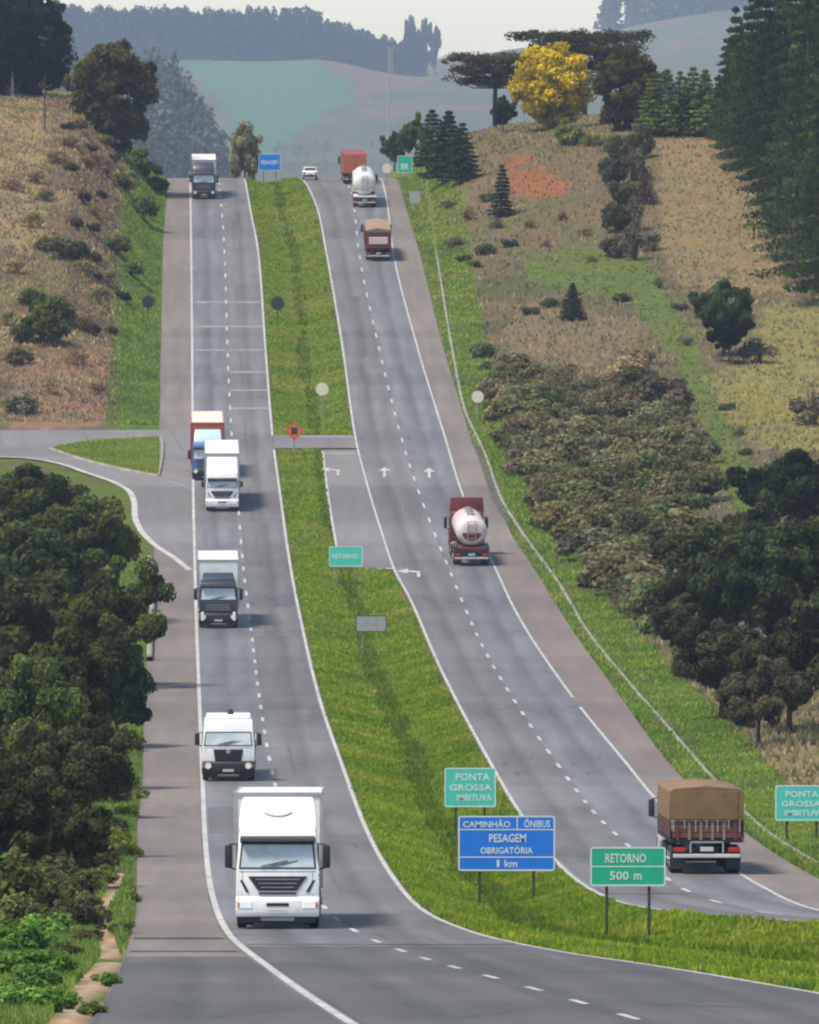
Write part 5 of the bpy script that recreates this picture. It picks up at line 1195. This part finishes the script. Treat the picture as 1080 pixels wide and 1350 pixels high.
blades('shoulder_grass', 'rank grass between the left shoulder and the wood', p, .20, .035 * (1 + p[:, 1] / 400), [(.062, .105, .020), (.075, .115, .022), (.095, .115, .030), (.050, .088, .018)])
p = sample(26000, 770, 1040, lambda Y: LS(Y) - 4.5, off(LS, -.15), 1.3)
blades('bank_grass', 'bright grass strip at the foot of the left bank', p, .22, .14, [(.080, .120, .022), (.098, .130, .028), (.068, .105, .022)])
p = sample(30000, 772, 1060, lambda Y: LS(Y) - 24, lambda Y: LS(Y) - 3.8, 1.2)
blades('dry_bank_growth', 'dry brown growth covering the left bank', p, .32, .13, [(.110, .066, .048), (.130, .082, .056), (.150, .098, .068), (.085, .092, .036), (.165, .125, .070), (.19, .15, .085)], .5, 5.0, 8)
p = sample(90000, 300, 1060, lambda Y: DR(Y) + 3.0, lambda Y: DR(Y) + 46, 1.01)
px, py = proj(p[:, 0], p[:, 1], H(p[:, 0], p[:, 1])); px = px + rng.normal(0, 6, len(px)); py = py + rng.normal(0, 6, len(py))
grn = in_poly(px, py, [(690, 345), (760, 330), (850, 338), (880, 385), (925, 470), (935, 505), (985, 600), (1010, 690), (960, 672), (925, 560), (890, 470), (830, 400), (700, 372)])
soil = in_poly(px, py, [(664, 206), (708, 204), (718, 232), (750, 236), (752, 262), (672, 256)])
straw = in_poly(px, py, [(868, 176), (968, 176), (1005, 260), (1060, 390), (900, 380), (872, 330)]) | in_poly(px, py, [(1010, 400), (1090, 400), (1090, 600), (1000, 590), (925, 495), (985, 480)])
blades('dry_slope_growth', 'dry brown and olive growth covering the right slope', p[~grn & (~soil | (rng.random(len(p)) < .5)) & ~straw], .38, .15, [(.070, .075, .030), (.090, .085, .040), (.105, .090, .050), (.135, .105, .062), (.155, .12, .072), (.10, .10, .040)], .5, 6.0, 5)
blades('strip_grass', 'short bright grass of the field strip on the right slope', p[grn], .20, .20, [(.080, .118, .022), (.095, .122, .030), (.066, .100, .020), (.105, .115, .040)])
blades('straw_growth', 'straw-coloured grass of the fields on the right', p[straw], .30, .18, [(.15, .115, .06), (.13, .115, .048), (.17, .13, .075)], patch=2.5)
p = wpoly([(66, 592), (126, 582), (209, 578), (209, 628), (160, 619), (104, 605)]); xs = [a for a, b in p]; ysv = [b for a, b in p]
q = np.stack([rng.uniform(min(xs), max(xs), 9000), rng.uniform(min(ysv), max(ysv), 9000)], -1); q = q[in_poly(q[:, 0], q[:, 1], p)]
blades('island_grass', 'grass on the traffic island of the side road', q, .35, .12, GC1)

# ------------------------------------------------------------------ haze
def haze():
    mb = MB().box(-3050, 3050, -200, 13650, CZ - 190, CZ + 210)
    m = bpy.data.materials.new('haze'); m.use_nodes = True; t = m.node_tree
    for n in list(t.nodes):
        if n.type == 'BSDF_PRINCIPLED': t.nodes.remove(n)
    v = t.nodes.new('ShaderNodeVolumePrincipled'); out = [n for n in t.nodes if n.type == 'OUTPUT_MATERIAL'][0]
    v.inputs['Color'].default_value = (.56, .72, 1.0, 1); v.inputs['Density'].default_value = HAZE_DENSITY
    v.inputs['Absorption Color'].default_value = (1, 1, 1, 1); v.inputs['Anisotropy'].default_value = 0.0
    t.links.new(v.outputs[0], out.inputs['Volume'])
    o = mb.build('haze', m); tag(o, kind='stuff'); return o
HAZE_DENSITY = .00006
haze()
